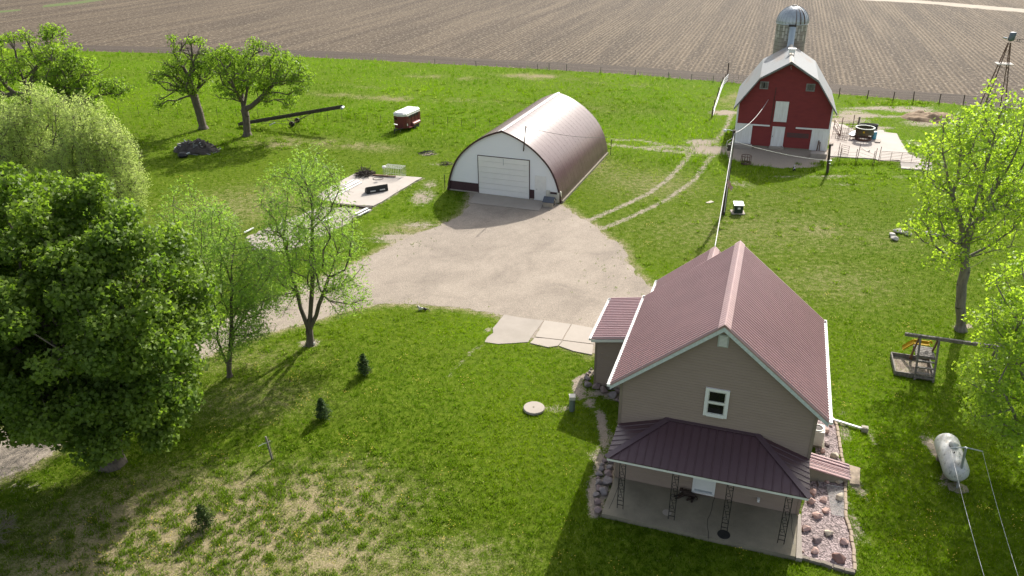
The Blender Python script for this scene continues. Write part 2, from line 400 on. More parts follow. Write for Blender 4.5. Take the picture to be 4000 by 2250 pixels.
YARD=poly([(3245,478),(3238,560),(3238,612),(3417,622),(3432,629),(3514,628),(3520,660),(3640,668),(3640,640),(3546,602),(3502,524),(3455,518),(3450,510),(3412,508),(3345,516),(3300,490)])
PADS=[poly(q) for q in ([(1969,1231),(2125,1253),(2064,1337),(2010,1343),(1945,1346),(1893,1338),(1900,1318),(1926,1302),(1926,1284)],
 [(2127,1253),(2232,1268),(2196,1330),(2090,1318)],[(2234,1268),(2330,1285),(2318,1346),(2198,1331)],[(2089,1320),(2196,1332),(2180,1352),(2143,1358),(2098,1348),(2072,1342)],[(2198,1333),(2318,1348),(2314,1388),(2240,1374),(2182,1353)])]
APRON=poly([(1862,752),(2130,790),(2105,825),(1832,793)])
OLDS=poly([(1649,698),(1560,690),(1470,688),(1400,676),(1352,700),(1258,752),(1240,772),(1262,786),(1320,798),(1395,806),(1462,809)])
RUB=poly([(1452,822),(1400,815),(1250,812),(1130,850),(1010,905),(960,930),(985,975),(1120,990),(1290,905),(1400,850)])
def LP(o,us): return [loc2(o,*q) for q in us]
HOUSEP=LP('h',[(-4.05,-2.5),(3.95,-2.5),(3.95,8.1),(1.5,8.1),(1.5,10.8),(-4.0,10.8),(-4,11.9),(-6.65,11.9),(-6.65,7.2),(-4.0,7.2)])
SHEDP=LP('s',[(-5.6,0),(5.6,0),(5.6,15.9),(-5.6,15.9)]); BARNP=LP('b',[(-4.75,0),(4.75,0),(4.75,10.5),(-4.75,10.5)])
bed_px=[(3175,1640),(3250,1636),(3267,1666),(3275,1711),(3282,1757),(3292,1812),(3300,1885),(3303,2024),(3316,2054),(3326,2099),(3333,2150),(3336,2238),(3253,2219),(3206,2200),(3113,2178),(3130,2000),(3190,1800)]
BED=poly(bed_px)
TRACKS=[poly(q) for q in ([(2280,868),(2345,842),(2435,803),(2536,755),(2600,708),(2640,668),(2672,632),(2690,605),(2740,580),(2800,545),(2835,500),(2860,440)],[(2350,893),(2440,858),(2511,826),(2600,782),(2660,740),(2717,699),(2756,640),(2790,595),(2850,560)],
 [(2385,565),(2480,575),(2600,590),(2700,598),(2790,585)],[(2390,545),(2500,548),(2620,570),(2720,585)])]
def gauss(x,y,c,rx,ry,rot=0):
    dx=x-c[0];dy=y-c[1];cs,sn=math.cos(rot),math.sin(rot); u=dx*cs+dy*sn; v=-dx*sn+dy*cs
    return np.exp(-((u/rx)**2+(v/ry)**2))
def masks(x,y):
    n1=fbm(x,y,3.2,11);n2=fbm(x,y,9.,23);n3=fbm(x,y,.9,37)
    pasture=np.clip((y-(78-.36*(x+5))) /8,0,1)
    lush=.25+.75*pasture*np.clip(1.5-1.2*n2*1.3,0,1)
    dry=np.zeros_like(x)
    for px,py,rx,ry,a in ((760,2080,8.,4.6,.98),(1150,1980,6.5,3.4,.78),(1700,2200,5,2.4,.5),(1000,1560,6,3.5,.42),(420,2230,6,3.,.9),(1250,2180,5,2.2,.75),(1350,1850,3.,2.0,.5),(2950,900,15,9,.40),(2560,720,7,7,.45),(2420,700,5,8,.4),(3050,770,10,5,.3),(3200,900,3,3,.5),(3250,1100,8,6,.4),(1000,800,12,9,.45),(700,1000,8,8,.4),(1600,900,4,3,.6),(950,1400,7,3,.4),(2300,640,4,6,.5),(3400,930,8,6,.35)):
        dry=np.maximum(dry,a*gauss(x,y,W(px,py),rx,ry))
    for px,py,rx,ry,a in ((2100,300,9,3,.8),(1900,400,14,2.5,.75),(1500,380,16,2.5,.7),(2300,420,8,2.5,.75),(1300,560,9,2.6,.8),(2850,390,4,7,.7),(1720,300,10,2,.75),(1250,330,12,2,.6),(1050,560,6,2,.7),(2450,330,9,2,.6)):
        dry=np.maximum(dry,a*gauss(x,y,W(px,py),rx,ry,-.33)*np.clip(n1*2-.4,0,1))
    lush=np.clip(lush-.7*dry,0,1)
    for px,py,rx,ry,a in ((1900,1290,5,3,.6),(1800,1500,6,4,.35),(2050,1420,4,2.2,.5),(2530,1060,3,2.5,.5),(3300,1750,3.,6,.7),(3450,1650,2.5,6,.6),(3250,1400,3,6,.35),(1600,800,6,4,.6),(1440,880,4,6,.6),(2900,640,9,4,.6),(2750,520,4,5,.5),(2450,470,12,4,.5)):
        lush=np.maximum(lush,a*gauss(x,y,W(px,py),rx,ry))
    dirt=np.zeros_like(x)
    dd=dseg(DRIVE[::3],x,y,True); dirt=np.maximum(dirt,.62*np.exp(-(dd/.35)**2))
    dry=np.maximum(dry,.6*np.exp(-(dd/.9)**2))
    for k,t in enumerate(TRACKS): dirt=np.maximum(dirt,(.62,.60,.60,.56)[k]*np.exp(-(dseg(t,x,y)/(.50,.50,.95,.8)[k])**2))
    for pts,wd_,am_ in (([(2800,786),(2900,797),(3020,817),(3140,842)],.22,.48),([(1890,1340),(1850,1370),(1800,1420),(1740,1480)],.28,.5),([(3255,1580),(3330,1640),(3400,1700),(3420,1740)],.16,.5),([(2190,1650),(2270,1700),(2290,1790)],.14,.5),([(2560,1000),(2700,1010),(2860,1030)],.14,.42)): dirt=np.maximum(dirt,am_*np.exp(-(dseg(poly(pts),x,y)/wd_)**2))
    for px,py,rx,ry,a in ((1560,930,3.2,1.6,.66),(1650,770,1.6,3,.66),(1640,880,2,1.2,.6),(1680,720,1.2,2,.55),(2770,585,3.6,2.6,.82),(2830,440,2.4,1.8,.85),(2740,556,2.4,1.8,.8),(2600,575,5,1.2,.6),(3460,422,8,1.3,.74),(3300,470,3.5,1.8,.85),(3350,452,4,1.5,.85),(3400,500,4,1.1,.75),(3290,512,2,1.5,.85),(3610,482,4,2.4,.62),(3560,430,4,1.8,.8),(3330,440,3,2,.66),(3660,470,4,2.6,.8),(3480,455,4,1.2,.6),(3575,560,1.5,2,.5),(2890,720,2.5,2,.45),(3080,690,5,1.1,.45),(3250,690,4,1,.55),(3300,720,3,1,.45),(3550,690,3,1,.5),(1213,1342,.75,.6,.9),(1188,1337,.5,.35,.8),(3765,1272,.9,.5,.8),(3735,1275,.5,.4,.7),(2170,1600,.6,.4,.7),(2140,1590,.5,.3,.6),(2215,1590,.5,.35,.7),(3652,1750,.45,1.4,.9),(3690,1880,.7,.5,.7),(3346,1900,.4,1.3,.75),(3345,2050,.25,2,.6),(3300,1680,.3,1.2,.6),(3395,1680,.5,.5,.5),(1905,1290,.4,.4,.8),(1915,1320,.4,.3,.8),(1840,1365,.6,.25,.55),(1760,1440,.8,.25,.4),(1700,1190,2.5,.35,.6),(100,1900,2,1.2,.4),(1673,602,1.2,.8,.8),(1740,640,4,1.,.5),(790,2120,2,1,.3)):
        dirt=np.maximum(dirt,a*gauss(x,y,W(px,py),rx,ry))
    ap=poly([(2862,572),(3234,592),(3224,632),(3160,648),(3050,650),(2950,640),(2864,618)]); dirt=np.maximum(dirt,np.where(inside(ap,x,y),.95,.95*np.exp(-(dseg(ap,x,y,True)/.6)**2)))
    # worn strip along the left side of the house
    hp=LP('h',[(-4.35,-2.6),(-4.75,-1.),(-4.9,1.5),(-5.2,3.2),(-5.6,4.5),(-6.3,5.5),(-7.3,6.2),(-7.7,7.5),(-7.0,8.6)])
    dirt=np.maximum(dirt,1.0*np.exp(-(dseg(hp,x,y)/.27)**2)); hp2=LP('h',[(-4.3,-2.3),(-4.3,6.6),(-6.6,6.7)]); dirt=np.maximum(dirt,.85*np.exp(-(dseg(hp2,x,y)/.42)**2))
    for S in (BED,OLDS,RUB,YARD): dirt=np.maximum(dirt,.55*np.exp(-(dseg(S,x,y,True)/.3)**2))
    return np.clip(dirt,0,1),np.clip(dry,0,1),np.clip(lush,0,1)
def axis(a,b,s0,x0,g,lim):
    out=[x0]; s=s0
    while out[-1]<b:
        if out[-1]>a: s*=g
        out.append(out[-1]+s)
    return out
ys=[-400,-150,-60,-25,-8]+list(np.arange(0,70,.42))+list(np.arange(70,135,.75)); s=1.
while ys[-1]<3500: s*=1.12; ys.append(ys[-1]+s)
xr=list(np.arange(0,62,.5)); s=.5
while xr[-1]<3500: s*=1.1; xr.append(xr[-1]+s)
xs=np.array([-q for q in xr[:0:-1]]+xr); ys=np.array(ys)
gx,gy=np.meshgrid(xs,ys); gx=gx.ravel();gy=gy.ravel(); nx,ny=len(xs),len(ys)
ii=(np.arange(ny-1)[:,None]*nx+np.arange(nx-1)[None,:]).ravel()
_d,_y,_l=masks(gx,gy)
tG=NT('lawn_ground'); at=tG.n('Attribute'); at.attribute_name='Col'; se=tG.n('SeparateColor'); tG.l(at.outputs['Color'],se.inputs[0])
vG=tG.coord('Object'); nA=tG.noise(.35,vG,7,.65); nB=tG.noise(2.2,vG,6,.7); nC=tG.noise(11,vG,4,.7)
g=tG.ramp(nB,[(.30,(.055,.100,.007)),(.5,(.105,.158,.012)),(.72,(.170,.205,.026))])
g=tG.mix(tG.math('MULTIPLY',se.outputs[2],.85),g,tG.ramp(nB,[(.28,(.055,.125,.004)),(.5,(.115,.210,.005)),(.74,(.185,.275,.008))]))
g=tG.mix(1.0,g,(.92,.92,.92),'MULTIPLY'); g=tG.mix(tG.ramp(nA,[(.35,0.),(.7,.45)]),g,(.105,.145,.016))
dryf=tG.math('ADD',se.outputs[1],tG.math('MULTIPLY',tG.math('SUBTRACT',tG.math('ADD',nB,nC),1.0),1.1))
g=tG.mix(tG.ramp(dryf,[(.30,0.),(.78,1.)]),g,tG.ramp(nC,[(.3,(.23,.19,.095)),(.7,(.36,.30,.185))]))
dirf=tG.math('ADD',se.outputs[0],tG.math('MULTIPLY',tG.math('SUBTRACT',tG.math('ADD',nB,nC),1.0),.9))
g=tG.mix(tG.ramp(dirf,[(.40,0.),(.60,1.)]),g,tG.ramp(nC,[(.3,(.29,.24,.185)),(.7,(.41,.35,.28))]))
tG.col(g); hb=tG.math('ADD',tG.math('MULTIPLY',nB,1.),tG.math('MULTIPLY',nC,.5)); tG.bump(hb,.9,.12); mGround=tG.set(.95,0,.03)
o=mesh_np('ground',np.stack([gx,gy,np.zeros_like(gx)],1),np.stack([ii,ii+1,ii+nx+1,ii+nx],1),mGround,col=np.stack([_d,_y,_l],1)); tag(o,kind='structure')
def sheet(name,P,mat,z,th=.02):
    b=MB(); n=len(P); P2=[(p[0],p[1]) for p in P]
    tri=tessellate_polygon([[Vector((p[0],p[1],0)) for p in P2]]); fs=[]
    for t in tri:
        a,c,d=[P2[i] for i in t]
        if (c[0]-a[0])*(d[1]-a[1])-(c[1]-a[1])*(d[0]-a[0])<0: t=(t[0],t[2],t[1])
        fs.append(t)
    b.add([(p[0],p[1],z) for p in P2],fs)
    o=b.build(name,mat); tag(o,kind='structure'); return o
_nr=np.array([math.sin(R_(19)),math.cos(R_(19))])
# crop field: old maize stubble in rows
tF=NT('stubble_field'); vF=tF.coord('Object',(1,1,1),(0,0,R_(-19)*-1)) 
rowv=tF.coord('Object',(1,.06,1),(0,0,R_(19)))
wav=tF.n('TexWave'); wav.bands_direction='X'; wav.inputs['Scale'].default_value=.415; wav.inputs['Distortion'].default_value=2.0; wav.inputs['Detail'].default_value=3; wav.inputs['Detail Scale'].default_value=1.6
tF.l(tF.coord('Object',(1,.05,1),(0,0,R_(19))),wav.inputs['Vector'])
nbig=tF.noise(.07,tF.coord('Object',(1,.25,1),(0,0,R_(19))),6,.6); nfl=tF.noise(2.0,tF.coord('Object',(1,.6,1),(0,0,R_(19))),5,.8); nst=tF.noise(.30,tF.coord('Object',(1,.05,1),(0,0,R_(19))),5,.65)
base=tF.ramp(nbig,[(.3,(.054,.039,.025)),(.55,(.082,.061,.040)),(.75,(.118,.090,.060))])
base=tF.mix(tF.math('MULTIPLY',tF.math('POWER',wav.outputs[1],1.6),.78),base,(.205,.158,.106)); base=tF.mix(tF.ramp(nst,[(.40,.0),(.60,.80)]),base,(.058,.043,.030))
base=tF.mix(tF.ramp(nfl,[(.53,0.),(.66,.85)]),base,(.40,.335,.25)); base=tF.mix(tF.ramp(nfl,[(.28,.7),(.42,0.)]),base,(.05,.04,.032))
tF.col(base); tF.bump(tF.math('ADD',nfl,tF.math('MULTIPLY',wav.outputs[1],.6)),.8,.12); mField=tF.set(.95,0,.15)
_e=[tuple(np.array(FE[0][:2])-fd*700)]+FE+[tuple(np.array(FE[-1][:2])+fd*700)]
_pts=[]
for i in range(len(_e)-1):
    a=np.array(_e[i][:2]);b=np.array(_e[i+1][:2]);k=max(1,int(np.hypot(*(b-a))/.6))
    for j in range(k):
        q=a+(b-a)*j/k; _pts.append(q+_nr*((fbm(q[0],q[1],1.3,5)-.5)*.7))
_mb=MB()
for i in range(len(_pts)-1):
    a,b=_pts[i],_pts[i+1]; z=.006
    V=[]
    for t in (0,60,200,700,2600): V+=[(a[0]+_nr[0]*t,a[1]+_nr[1]*t,z),(b[0]+_nr[0]*t,b[1]+_nr[1]*t,z)]
    _mb.add(V,[(2*k,2*k+1,2*k+3,2*k+2) for k in range(4)])
tag(_mb.build('crop_field',mField),kind='structure')
tH=NT('headland_soil'); a1=tH.noise(.5,tH.coord('Object',(.06,1.6,1),(0,0,R_(19))),5,.65); a2=tH.noise(2.6,tH.coord('Object'),5,.8)
b1=tH.ramp(a1,[(.3,(.055,.043,.033)),(.55,(.083,.065,.05)),(.75,(.12,.095,.073))]); b1=tH.mix(tH.ramp(a2,[(.56,0.),(.7,.6)]),b1,(.33,.28,.215)); tH.col(b1); tH.bump(a2,.8,.12); mHead=tH.set(.95,0,.15)
_fe=[np.array(p[:2]) for p in FE]
sheet('field_headland',ragged([tuple(p+_nr*.5) for p in _fe]+[tuple(p+_nr*(6.5)) for p in _fe[::-1]],.8,.35,8),mHead,.011)
mStrip=MAT('far_grass_strip',(.07,.115,.02),(.11,.14,.03),.6,.95)
mLane=MAT('pale_field_track',(.42,.36,.28),(.33,.28,.215),.2,.95)
sheet('grass_strip',ragged(poly([(165,29),(172,20),(300,6),(420,-9),(600,-14),(410,0),(300,16)]),1,.3),mStrip,.012)
sheet('grass_strip',ragged(poly([(-200,62),(-200,46),(0,43),(80,36),(82,41),(0,50)]),1,.3),mStrip,.012)
sheet('field_lane',ragged(poly([(3350,-10),(3600,2),(3800,18),(4200,52),(4200,66),(3800,32),(3600,13),(3350,0)]),1,.5),mLane,.012)
sheet('gravel_drive',DRIVE,mGravel,.006)
def slabs(name,P,mat,z1,z0=-.15):
    o=MB().slab([p[:2] for p in P],z0,z1).build(name,mat); tag(o,kind='structure'); return o
def shrink(P,d):
    P=np.array([p[:2] for p in P]); c=P.mean(0); return [tuple(p+(c-p)/np.hypot(*(c-p))*d) for p in P]
for k,q in enumerate(PADS): slabs('concrete_pad',ragged(shrink(q,.02),.5,.05 if k in(0,3) else .008,9),mConc if k==0 else mConcNew,.05 if k!=0 else .035)
slabs('concrete_apron',ragged(shrink(APRON,.01),.6,.01),mConc,.06)
slabs('barnyard_slab',ragged(YARD,.5,.04),mConcYard,.08)
slabs('old_slab',ragged(OLDS,.5,.08),mConcYard,.12)
slabs('broken_slab',ragged(RUB,.4,.3),mConc,.05)
o=sheet('rock_bed',ragged(BED,.4,.03),mMulch,.03); 
# ------------------------------------------------------------------ farmhouse
H=thing('farmhouse','tan lap-sided farmhouse with burgundy ribbed metal roof and plum front porch','house',(HOX,HOY,0),HYAW)
ZR,ZE,EO,OF=8.94,5.37,4.344,.33
sl=(ZR-ZE)/EO
def wtop(u): return ZR-.16-abs(u)*sl
MB().extr([(-HW,.0),(HW,.0),(HW,wtop(HW)),(0,wtop(0)),(-HW,wtop(HW))],0,HL).build('wall',mSiding,H)
_mT=MAT('tan_trim',(.27,.21,.165),None,3,.6)
for u in (-HW,HW): MB().box((u,-.012,(.22+wtop(HW))/2),(.12,.03,wtop(HW)-.25)).build('corner_trim',_mT,H)
b=MB(); rb=MB()
for s in (-1,1):
    P=[(0,-OF,ZR),(s*EO,-OF,ZE),(s*EO,HL+OF,ZE),(0,HL+OF,ZR)]
    b.quadp(P,.07); b.ribs(P,(0,1,0),(s*EO,0,ZE-ZR),.205,.075,.052)
rf=b.build('roof',mRoof,H)
MB().extr([(-.24,ZR-.24*sl+.05),(0,ZR+.055),(.24,ZR-.24*sl+.05),(.24,ZR-.24*sl+.035),(0,ZR+.035),(-.24,ZR-.24*sl+.035)],-OF-.01,HL+OF+.01).build('ridge_cap',MAT('faded_ridge_cap',(.50,.33,.32),(.43,.28,.275),2,.42,0,.6),rf)
_rk=[]
for s in (-1,1):
    for v0 in (-OF+.0,HL+OF-.03):
        _rk.append(MB().extr([(0,ZR-.075),(s*EO,ZE-.075),(s*EO,ZE-.26),(0,ZR-.28)] ,v0,v0+.03))
_mF=(MAT('worn_white_fascia',(.62,.66,.66),(.42,.45,.45),6,.7,lo=.4,hi=.75))
for q in _rk: q.build('rake_board',_mF,H)
def gutter(u,z,v0,v1,s,par,dn=True):
    g=MB(); 
    g.extr([(u,z-.11),(u+s*.12,z-.11),(u+s*.135,z+.005),(u+s*.12,z+.005),(u+s*.11,z-.09),(u+s*.012,z-.09),(u+s*.012,z+.005),(u,z+.005)] ,v0,v1)
    v=v0+.25
    while v<v1: g.box((u+s*.06,v,z+.008),(.14,.03,.01)); v+=.6
    g.box((u+s*.065,v0+.012,z-.05),(.13,.02,.12)); g.box((u+s*.065,v1-.012,z-.05),(.13,.02,.12))
    return g.build('gutter',mWhite,par)
gutter(EO+.005,ZE-.02,-OF,HL+OF,1,H); gutter(-EO-.005,ZE-.02,-OF,HL+OF,-1,H)
dsp=MB().box((HW+.06,HL-.15,2.6),(.09,.07,5.0)).box((HW+.22,HL-.15,5.16),(.40,.07,.07)).build('downspout',mWhite,H)
# gable vent
b=MB(); b.box((.01,-.015,8.085),(.42,.05,.56)); vt=b.build('gable_vent',MAT('grey_vent_paint',(.50,.50,.49),None,3,.5),H)
b=MB()
for k in range(8): b.beam((-.14,-.05,7.88+k*.058),(.16,-.05,7.88+k*.058),.03,.03)
b.build('louver',mWhite,vt)
# upstairs window
b=MB()
for (c,d) in (((-.37,-.03,5.145),(.13,.08,1.36)),((.46,-.03,5.145),(.13,.08,1.36)),((.045,-.03,5.765),(.70,.08,.12)),((.045,-.035,4.52),(.70,.10,.13)),((.045,-.025,5.14),(.70,.06,.06))): b.box(c,d)
wf=b.build('window',mWhite,H)
b=MB()
for (c,d) in (((.045,-.02,5.43),(.62,.02,.56)),((.045,-.014,4.84),(.62,.02,.52))): b.box(c,d)
b.build('pane',mGlass,wf)
b=MB()
for z0,z1 in ((4.585,5.11),(5.17,5.70)):
    for c,d in (((-.285,-.03,(z0+z1)/2),(.04,.05,z1-z0)),((.375,-.03,(z0+z1)/2),(.04,.05,z1-z0)),((.045,-.03,z0+.02),(.62,.05,.04)),((.045,-.03,z1-.02),(.62,.05,.04))): b.box(c,d)
b.build('sash',MAT('cream_sash',(.62,.61,.55),None,3,.5),wf)
# front door
b=MB(); b.box((-.03,-.02,1.36),(.82,.05,1.9)); dr=b.build('door',mWhite,H)
b=MB()
for c,d in (((-.475,-.03,1.38),(.08,.09,2.0)),((.415,-.03,1.38),(.08,.09,2.0)),((-.03,-.03,2.36),(.83,.09,.08)),((-.03,-.06,.40),(.97,.16,.06))): b.box(c,d)
b.build('door_frame',mWhite,dr)
MB().box((-.03,-.05,.47),(.76,.02,.10)).build('kick_plate',mGalv,dr)
MB().box((2.28,-.06,.62),(.09,.10,.17)).box((2.28,-.10,.72),(.12,.16,.025)).build('outlet_box',mWhite,H)
# porch
slb=ragged([(-4.01,-2.5),(3.86,-2.5),(3.93,-.02),(-3.95,-.02)],.5,.012,4)
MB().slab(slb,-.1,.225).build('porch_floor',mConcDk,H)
for k,pts in enumerate(([(1172,840),(1158,880),(1150,930),(1135,975),(1118,1005),(1115,1060),(1125,1110),(1122,1165)],[(440,690),(425,760),(390,850),(355,925)],[(1765,965),(1772,1020),(1765,1080),(1780,1130),(1782,1200)])):
    m=MB()
    P=[Vector((*tolocal('h',W(2200+u*.50466,1520+v*.5045,.227)),.2262)) for u,v in pts]
    for a_,b_ in zip(P[:-1],P[1:]): m.beam(a_,b_,.022,.003)
    m.build('crack',mRubber,bpy.data.objects['porch_floor'])
MB().slab([(3.88,-2.52),(4.12,-2.5),(4.06,.1),(3.95,.1)],-.1,.20).build('side_kerb',mConc,H)
EL,ER=(-3.95,-2.454,3.204),(3.95,-2.454,3.204); BL,BR=(-3.95,-.0,3.204),(3.95,-.0,3.204); PLx,PRx=(-1.79,-.02,3.95),(1.79,-.02,3.95)
b=MB()
for P,al,dn in (((PLx,EL,ER,PRx),(1,0,0),(0,-2.43,-.746)),((PLx,BL,EL),(0,1,0),(-2.16,0,-.746)),((PRx,ER,BR),(0,1,0),(2.16,0,-.746))):
    b.quadp(P,.05); b.ribs(P,al,dn,.335,.055,.028)
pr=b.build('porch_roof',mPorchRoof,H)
b=MB()
for A,B in ((PLx,EL),(PRx,ER)): 
    A=Vector(A)+Vector((0,0,.03));B=Vector(B)+Vector((0,0,.03)); b.beam(A,B,.26,.03)
b.beam((-1.85,-.06,3.96),(1.85,-.06,3.96),.22,.03)
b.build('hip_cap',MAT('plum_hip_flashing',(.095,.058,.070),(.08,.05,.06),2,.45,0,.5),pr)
b=MB(); b.box((0,-2.40,3.10),(7.84,.03,.13)).box((-3.91,-1.2,3.10),(.03,2.34,.13)).box((3.91,-1.2,3.10),(.03,2.34,.13)).build('porch_fascia',mWhite,H)
MB().box((0,-1.2,3.06),(7.7,2.3,.03)).build('porch_ceiling',MAT('tan_soffit',(.42,.36,.29),None,2,.7),H)
def post_mb(u):
    m=MB(); v=-1.95; z0,z1=.225,3.05
    for s in (-.125,.125): m.beam((u+s,v,z0),(u+s,v,z1),.028,.028)
    for z in (.42,.66): m.beam((u-.12,v,z),(u+.12,v,z),.022,.022)
    zc=[1.0,1.62,2.24]
    for k,z in enumerate(zc):
        pts=[(u+.035+.085*math.cos(t),v,z+.22+.085*math.sin(t)) for t in np.linspace(-2.2,3.6,14)]; m.tube(pts,.011,5)
        m.tube([(u+.115,v,z-.30),(u+.02,v,z+.0),(u-.10,v,z+.40)],.011,5)
        pts=[(u-.03+.075*math.cos(t),v,z-.10+.075*math.sin(t)) for t in np.linspace(.9,6.2,14)]; m.tube(pts,.011,5)
    m.beam((u-.14,v,z1),(u+.14,v,z1),.03,.03)
    return m
for u in (-3.32,-1.13,1.04,3.28): post_mb(u).build('porch_post',mIron,H)
# rear wing
AU,AZ,AW=-1.26,7.53,2.80; AE=AZ-AW*.83
MB().extr([(AU-AW+.32,0),(AU+AW-.32,0),(AU+AW-.32,AE+.14),(AU,AZ-.18),(AU-AW+.32,AE+.14)],HL+.01,10.45).build('wing_wall',mSiding,H)
b=MB()
for s in (-1,1):
    P=[(AU,HL-3.5,AZ),(AU+s*AW,HL+OF+.02,AE),(AU+s*AW,10.7,AE),(AU,10.7,AZ)]
    P=[(AU,HL+.2,AZ),(AU+s*AW,HL+.2,AE),(AU+s*AW,10.7,AE),(AU,10.7,AZ)]
    b.quadp(P,.06); b.ribs(P,(0,1,0),(s*AW,0,AE-AZ),.205,.075,.052)
wr=b.build('wing_roof',mRoof,H)
MB().extr([(AU-.24,AZ-.15),(AU,AZ+.055),(AU+.24,AZ-.15),(AU+.24,AZ-.165),(AU,AZ+.035),(AU-.24,AZ-.165)],HL+.35,10.71).build('ridge_cap',bpy.data.materials['faded_ridge_cap'],wr)
gutter(AU-AW-.005,AE-.02,HL+.4,10.7,-1,H)
# side lean-to
MB().extr([(-6.62,0),(-HW-.01,0),(-HW-.01,3.36),(-6.62,2.95)],7.25,11.8).build('lean_to_wall',mSiding,H)
P=[(-3.95,7.1,3.56),(-6.84,7.1,3.05),(-6.84,12.0,3.05),(-3.95,12.0,3.56)]
b=MB().quadp(P,.06); b.ribs(P,(0,1,0),(-2.89,0,-.51),.205,.075,.052); b.build('lean_to_roof',mRoof,H)
gutter(-6.85,3.03,7.1,12.0,-1,H)
MB().extr([(-3.97,3.49),(-6.84,2.98),(-6.84,2.83),(-3.97,3.34)],7.07,7.10).build('lean_to_fascia',mWhite,H)
MB().box((-5.29,7.22,.06),(2.72,.05,.24)).build('lean_to_footing',mConcDk,H)
MB().box((-6.60,7.24,1.5),(.10,.03,2.7)).build('lean_to_corner_trim',bpy.data.materials['tan_trim'],H)
# sloping cellar hatch
P=[(3.93,3.5,1.02),(3.93,2.28,1.02),(6.12,2.86,.30),(6.12,4.02,.30)]
P=[(3.93,3.62,.98),(3.93,2.45,.98),(6.14,2.93,.30),(6.14,4.08,.30)]
b=MB().quadp(P,.05); b.ribs(P,(-.23,1,0),(2.21,.47,-.68),.23,.07,.03); hc=b.build('cellar_hatch',mRoof,H)
b=MB()
b.add([(3.93,2.53,0),(6.08,3.0,0),(6.08,3.0,.24),(3.93,2.53,.90),(3.93,3.55,0),(6.08,4.0,0),(6.08,4.0,.24),(3.93,3.55,.90)],[(0,1,2,3),(5,4,7,6),(1,5,6,2),(4,0,3,7),(3,2,6,7)])
b.build('hatch_wall',mConcDk,hc)
# things standing round the house
o=tag(MB().slab(ragged([loc2('h',*q) for q in [(6.17,2.95),(6.60,3.02),(6.68,4.25),(6.2,4.32)]],.3,.03),-.05,.10).build('stepping_slab',mBrick),'tan stone step at the foot of the burgundy cellar hatch','step')
o=thing('air_conditioner','cream outdoor air conditioner unit beside the right house wall','air conditioner',(*loc2('h',4.72,5.7),.0),HYAW)
MB().slab([(-.42,-.42),(.42,-.42),(.42,.42),(-.42,.42)],.0,.08).build('base_pad',mConcDk,o)
bev=[(.36*math.cos(t)+.0,.36*math.sin(t)) for t in np.linspace(0,2*math.pi,24,endpoint=False)]
bev=[(max(-.33,min(.33,x*1.25)),max(-.33,min(.33,y*1.25))) for x,y in bev]
b=MB().slab(bev,.08,.88); 
for k in range(9): b.slab([(x*1.02,y*1.02) for x,y in bev],.14+k*.075,.165+k*.075)
b.build('cabinet',mCream,o)
MB().lathe([(.29,0),(.29,.03),(.24,.035),(.24,.0)],(0,0,.885),20).build('fan_ring',mCream,o)
MB().lathe([(.0,.02),(.235,.0)],(0,0,.885),20,caps=False).build('fan_grille',mDarkSteel,o)
MB().tube([(-.3,-.38,.35),(-.35,-.52,.5),(-.5,-.62,.42),(-.62,-.66,.1),(-.62,-.66,.0)],.03,6).build('refrigerant_line',mRubber,o)
pd=[loc2('h',5.35,7.85),loc2('h',6.98,7.45)]
o=tag(MB().beam((*loc2('h',4.02,HL-.15),.12),(*pd[0],.12),.1,.08).beam((*pd[0],.12),(*pd[1],.10),.10,.08).build('downspout_extension',mWhite),'white downspout extension lying across the edging onto the lawn','downspout')
o=tag(MB().box((*loc2('h',7.06,7.43),.12),(.30,.26,.24),HYAW).box((*loc2('h',7.06,7.43),.25),(.20,.16,.02),HYAW).build('splash_block',mTanPly),'small tan block at the end of the white downspout extension','block')
def disc(name,px,py,z,r,h,mat): 
    c=W(px,py,z); return MB().lathe([(r,0),(r,h*.7),(r*.93,h)],tuple(c),28).build(name,mat)
tag(disc('floor_patch',2605,2002,.226,.19,.012,mConc),'pale round patch on the porch floor near the second post','patch')
tag(disc('round_mat',2827,2088,.226,.26,.02,mRubber),'dark round mat at the foot of the third porch post','mat')
# septic lid and green riser
c=W(2086,1600)
o=thing('tank_lid','round pale concrete lid lying on the lawn left of the house','lid',tuple(c))
MB().lathe([(.53,0),(.555,.03),(.555,.13),(.53,.155)],(0,0,0),40).build('disc',mConcNew,o); MB().lathe([(.05,0),(.05,.012)],(-.02,.02,.155),12).build('centre_plug',mConcDk,o)
c=W(2234,1603)
o=thing('well_riser','slim grey-green well casing with pale cap by the dark stone border','well casing',tuple(c))
MB().lathe([(.155,0),(.155,.72)],(0,0,0),20).build('casing',MAT('grey_green_pipe',(.16,.20,.17),(.13,.165,.145),3,.5),o,)
MB().box((0,0,.80),(.30,.30,.16)).box((0,.02,.895),(.33,.34,.03)).build('cap',mCream,o)
# ------------------------------------------------------------------ quonset machine shed
S=thing('machine_shed','arched maroon steel machine shed with white front and big white door','shed',(SX,SY,0),SYAW)
hp=[(5.55,0),(5.47,.7),(5.25,1.5),(4.97,2.25),(4.57,3.0),(4.06,3.66),(3.4,4.3),(2.7,4.85),(2.0,5.28),(1.4,5.58),(.7,5.86),(0,6.07)]
def dens(P,k=4):
    out=[]; n=len(P)
    for i in range(n-1):
        p0=P[max(i-1,0)];p1=P[i];p2=P[i+1];p3=P[min(i+2,n-1)]
        for j in range(k):
            t=j/k; out.append(tuple(.5*((2*p1[a])+(-p0[a]+p2[a])*t+(2*p0[a]-5*p1[a]+4*p2[a]-p3[a])*t*t+(-p0[a]+3*p1[a]-3*p2[a]+p3[a])*t**3) for a in (0,1)))
    return out+[P[-1]]
hd=dens(hp)
SL=15.88
prof=[(-u,z) for u,z in hd]+[(u,z) for u,z in hd[-2::-1]]
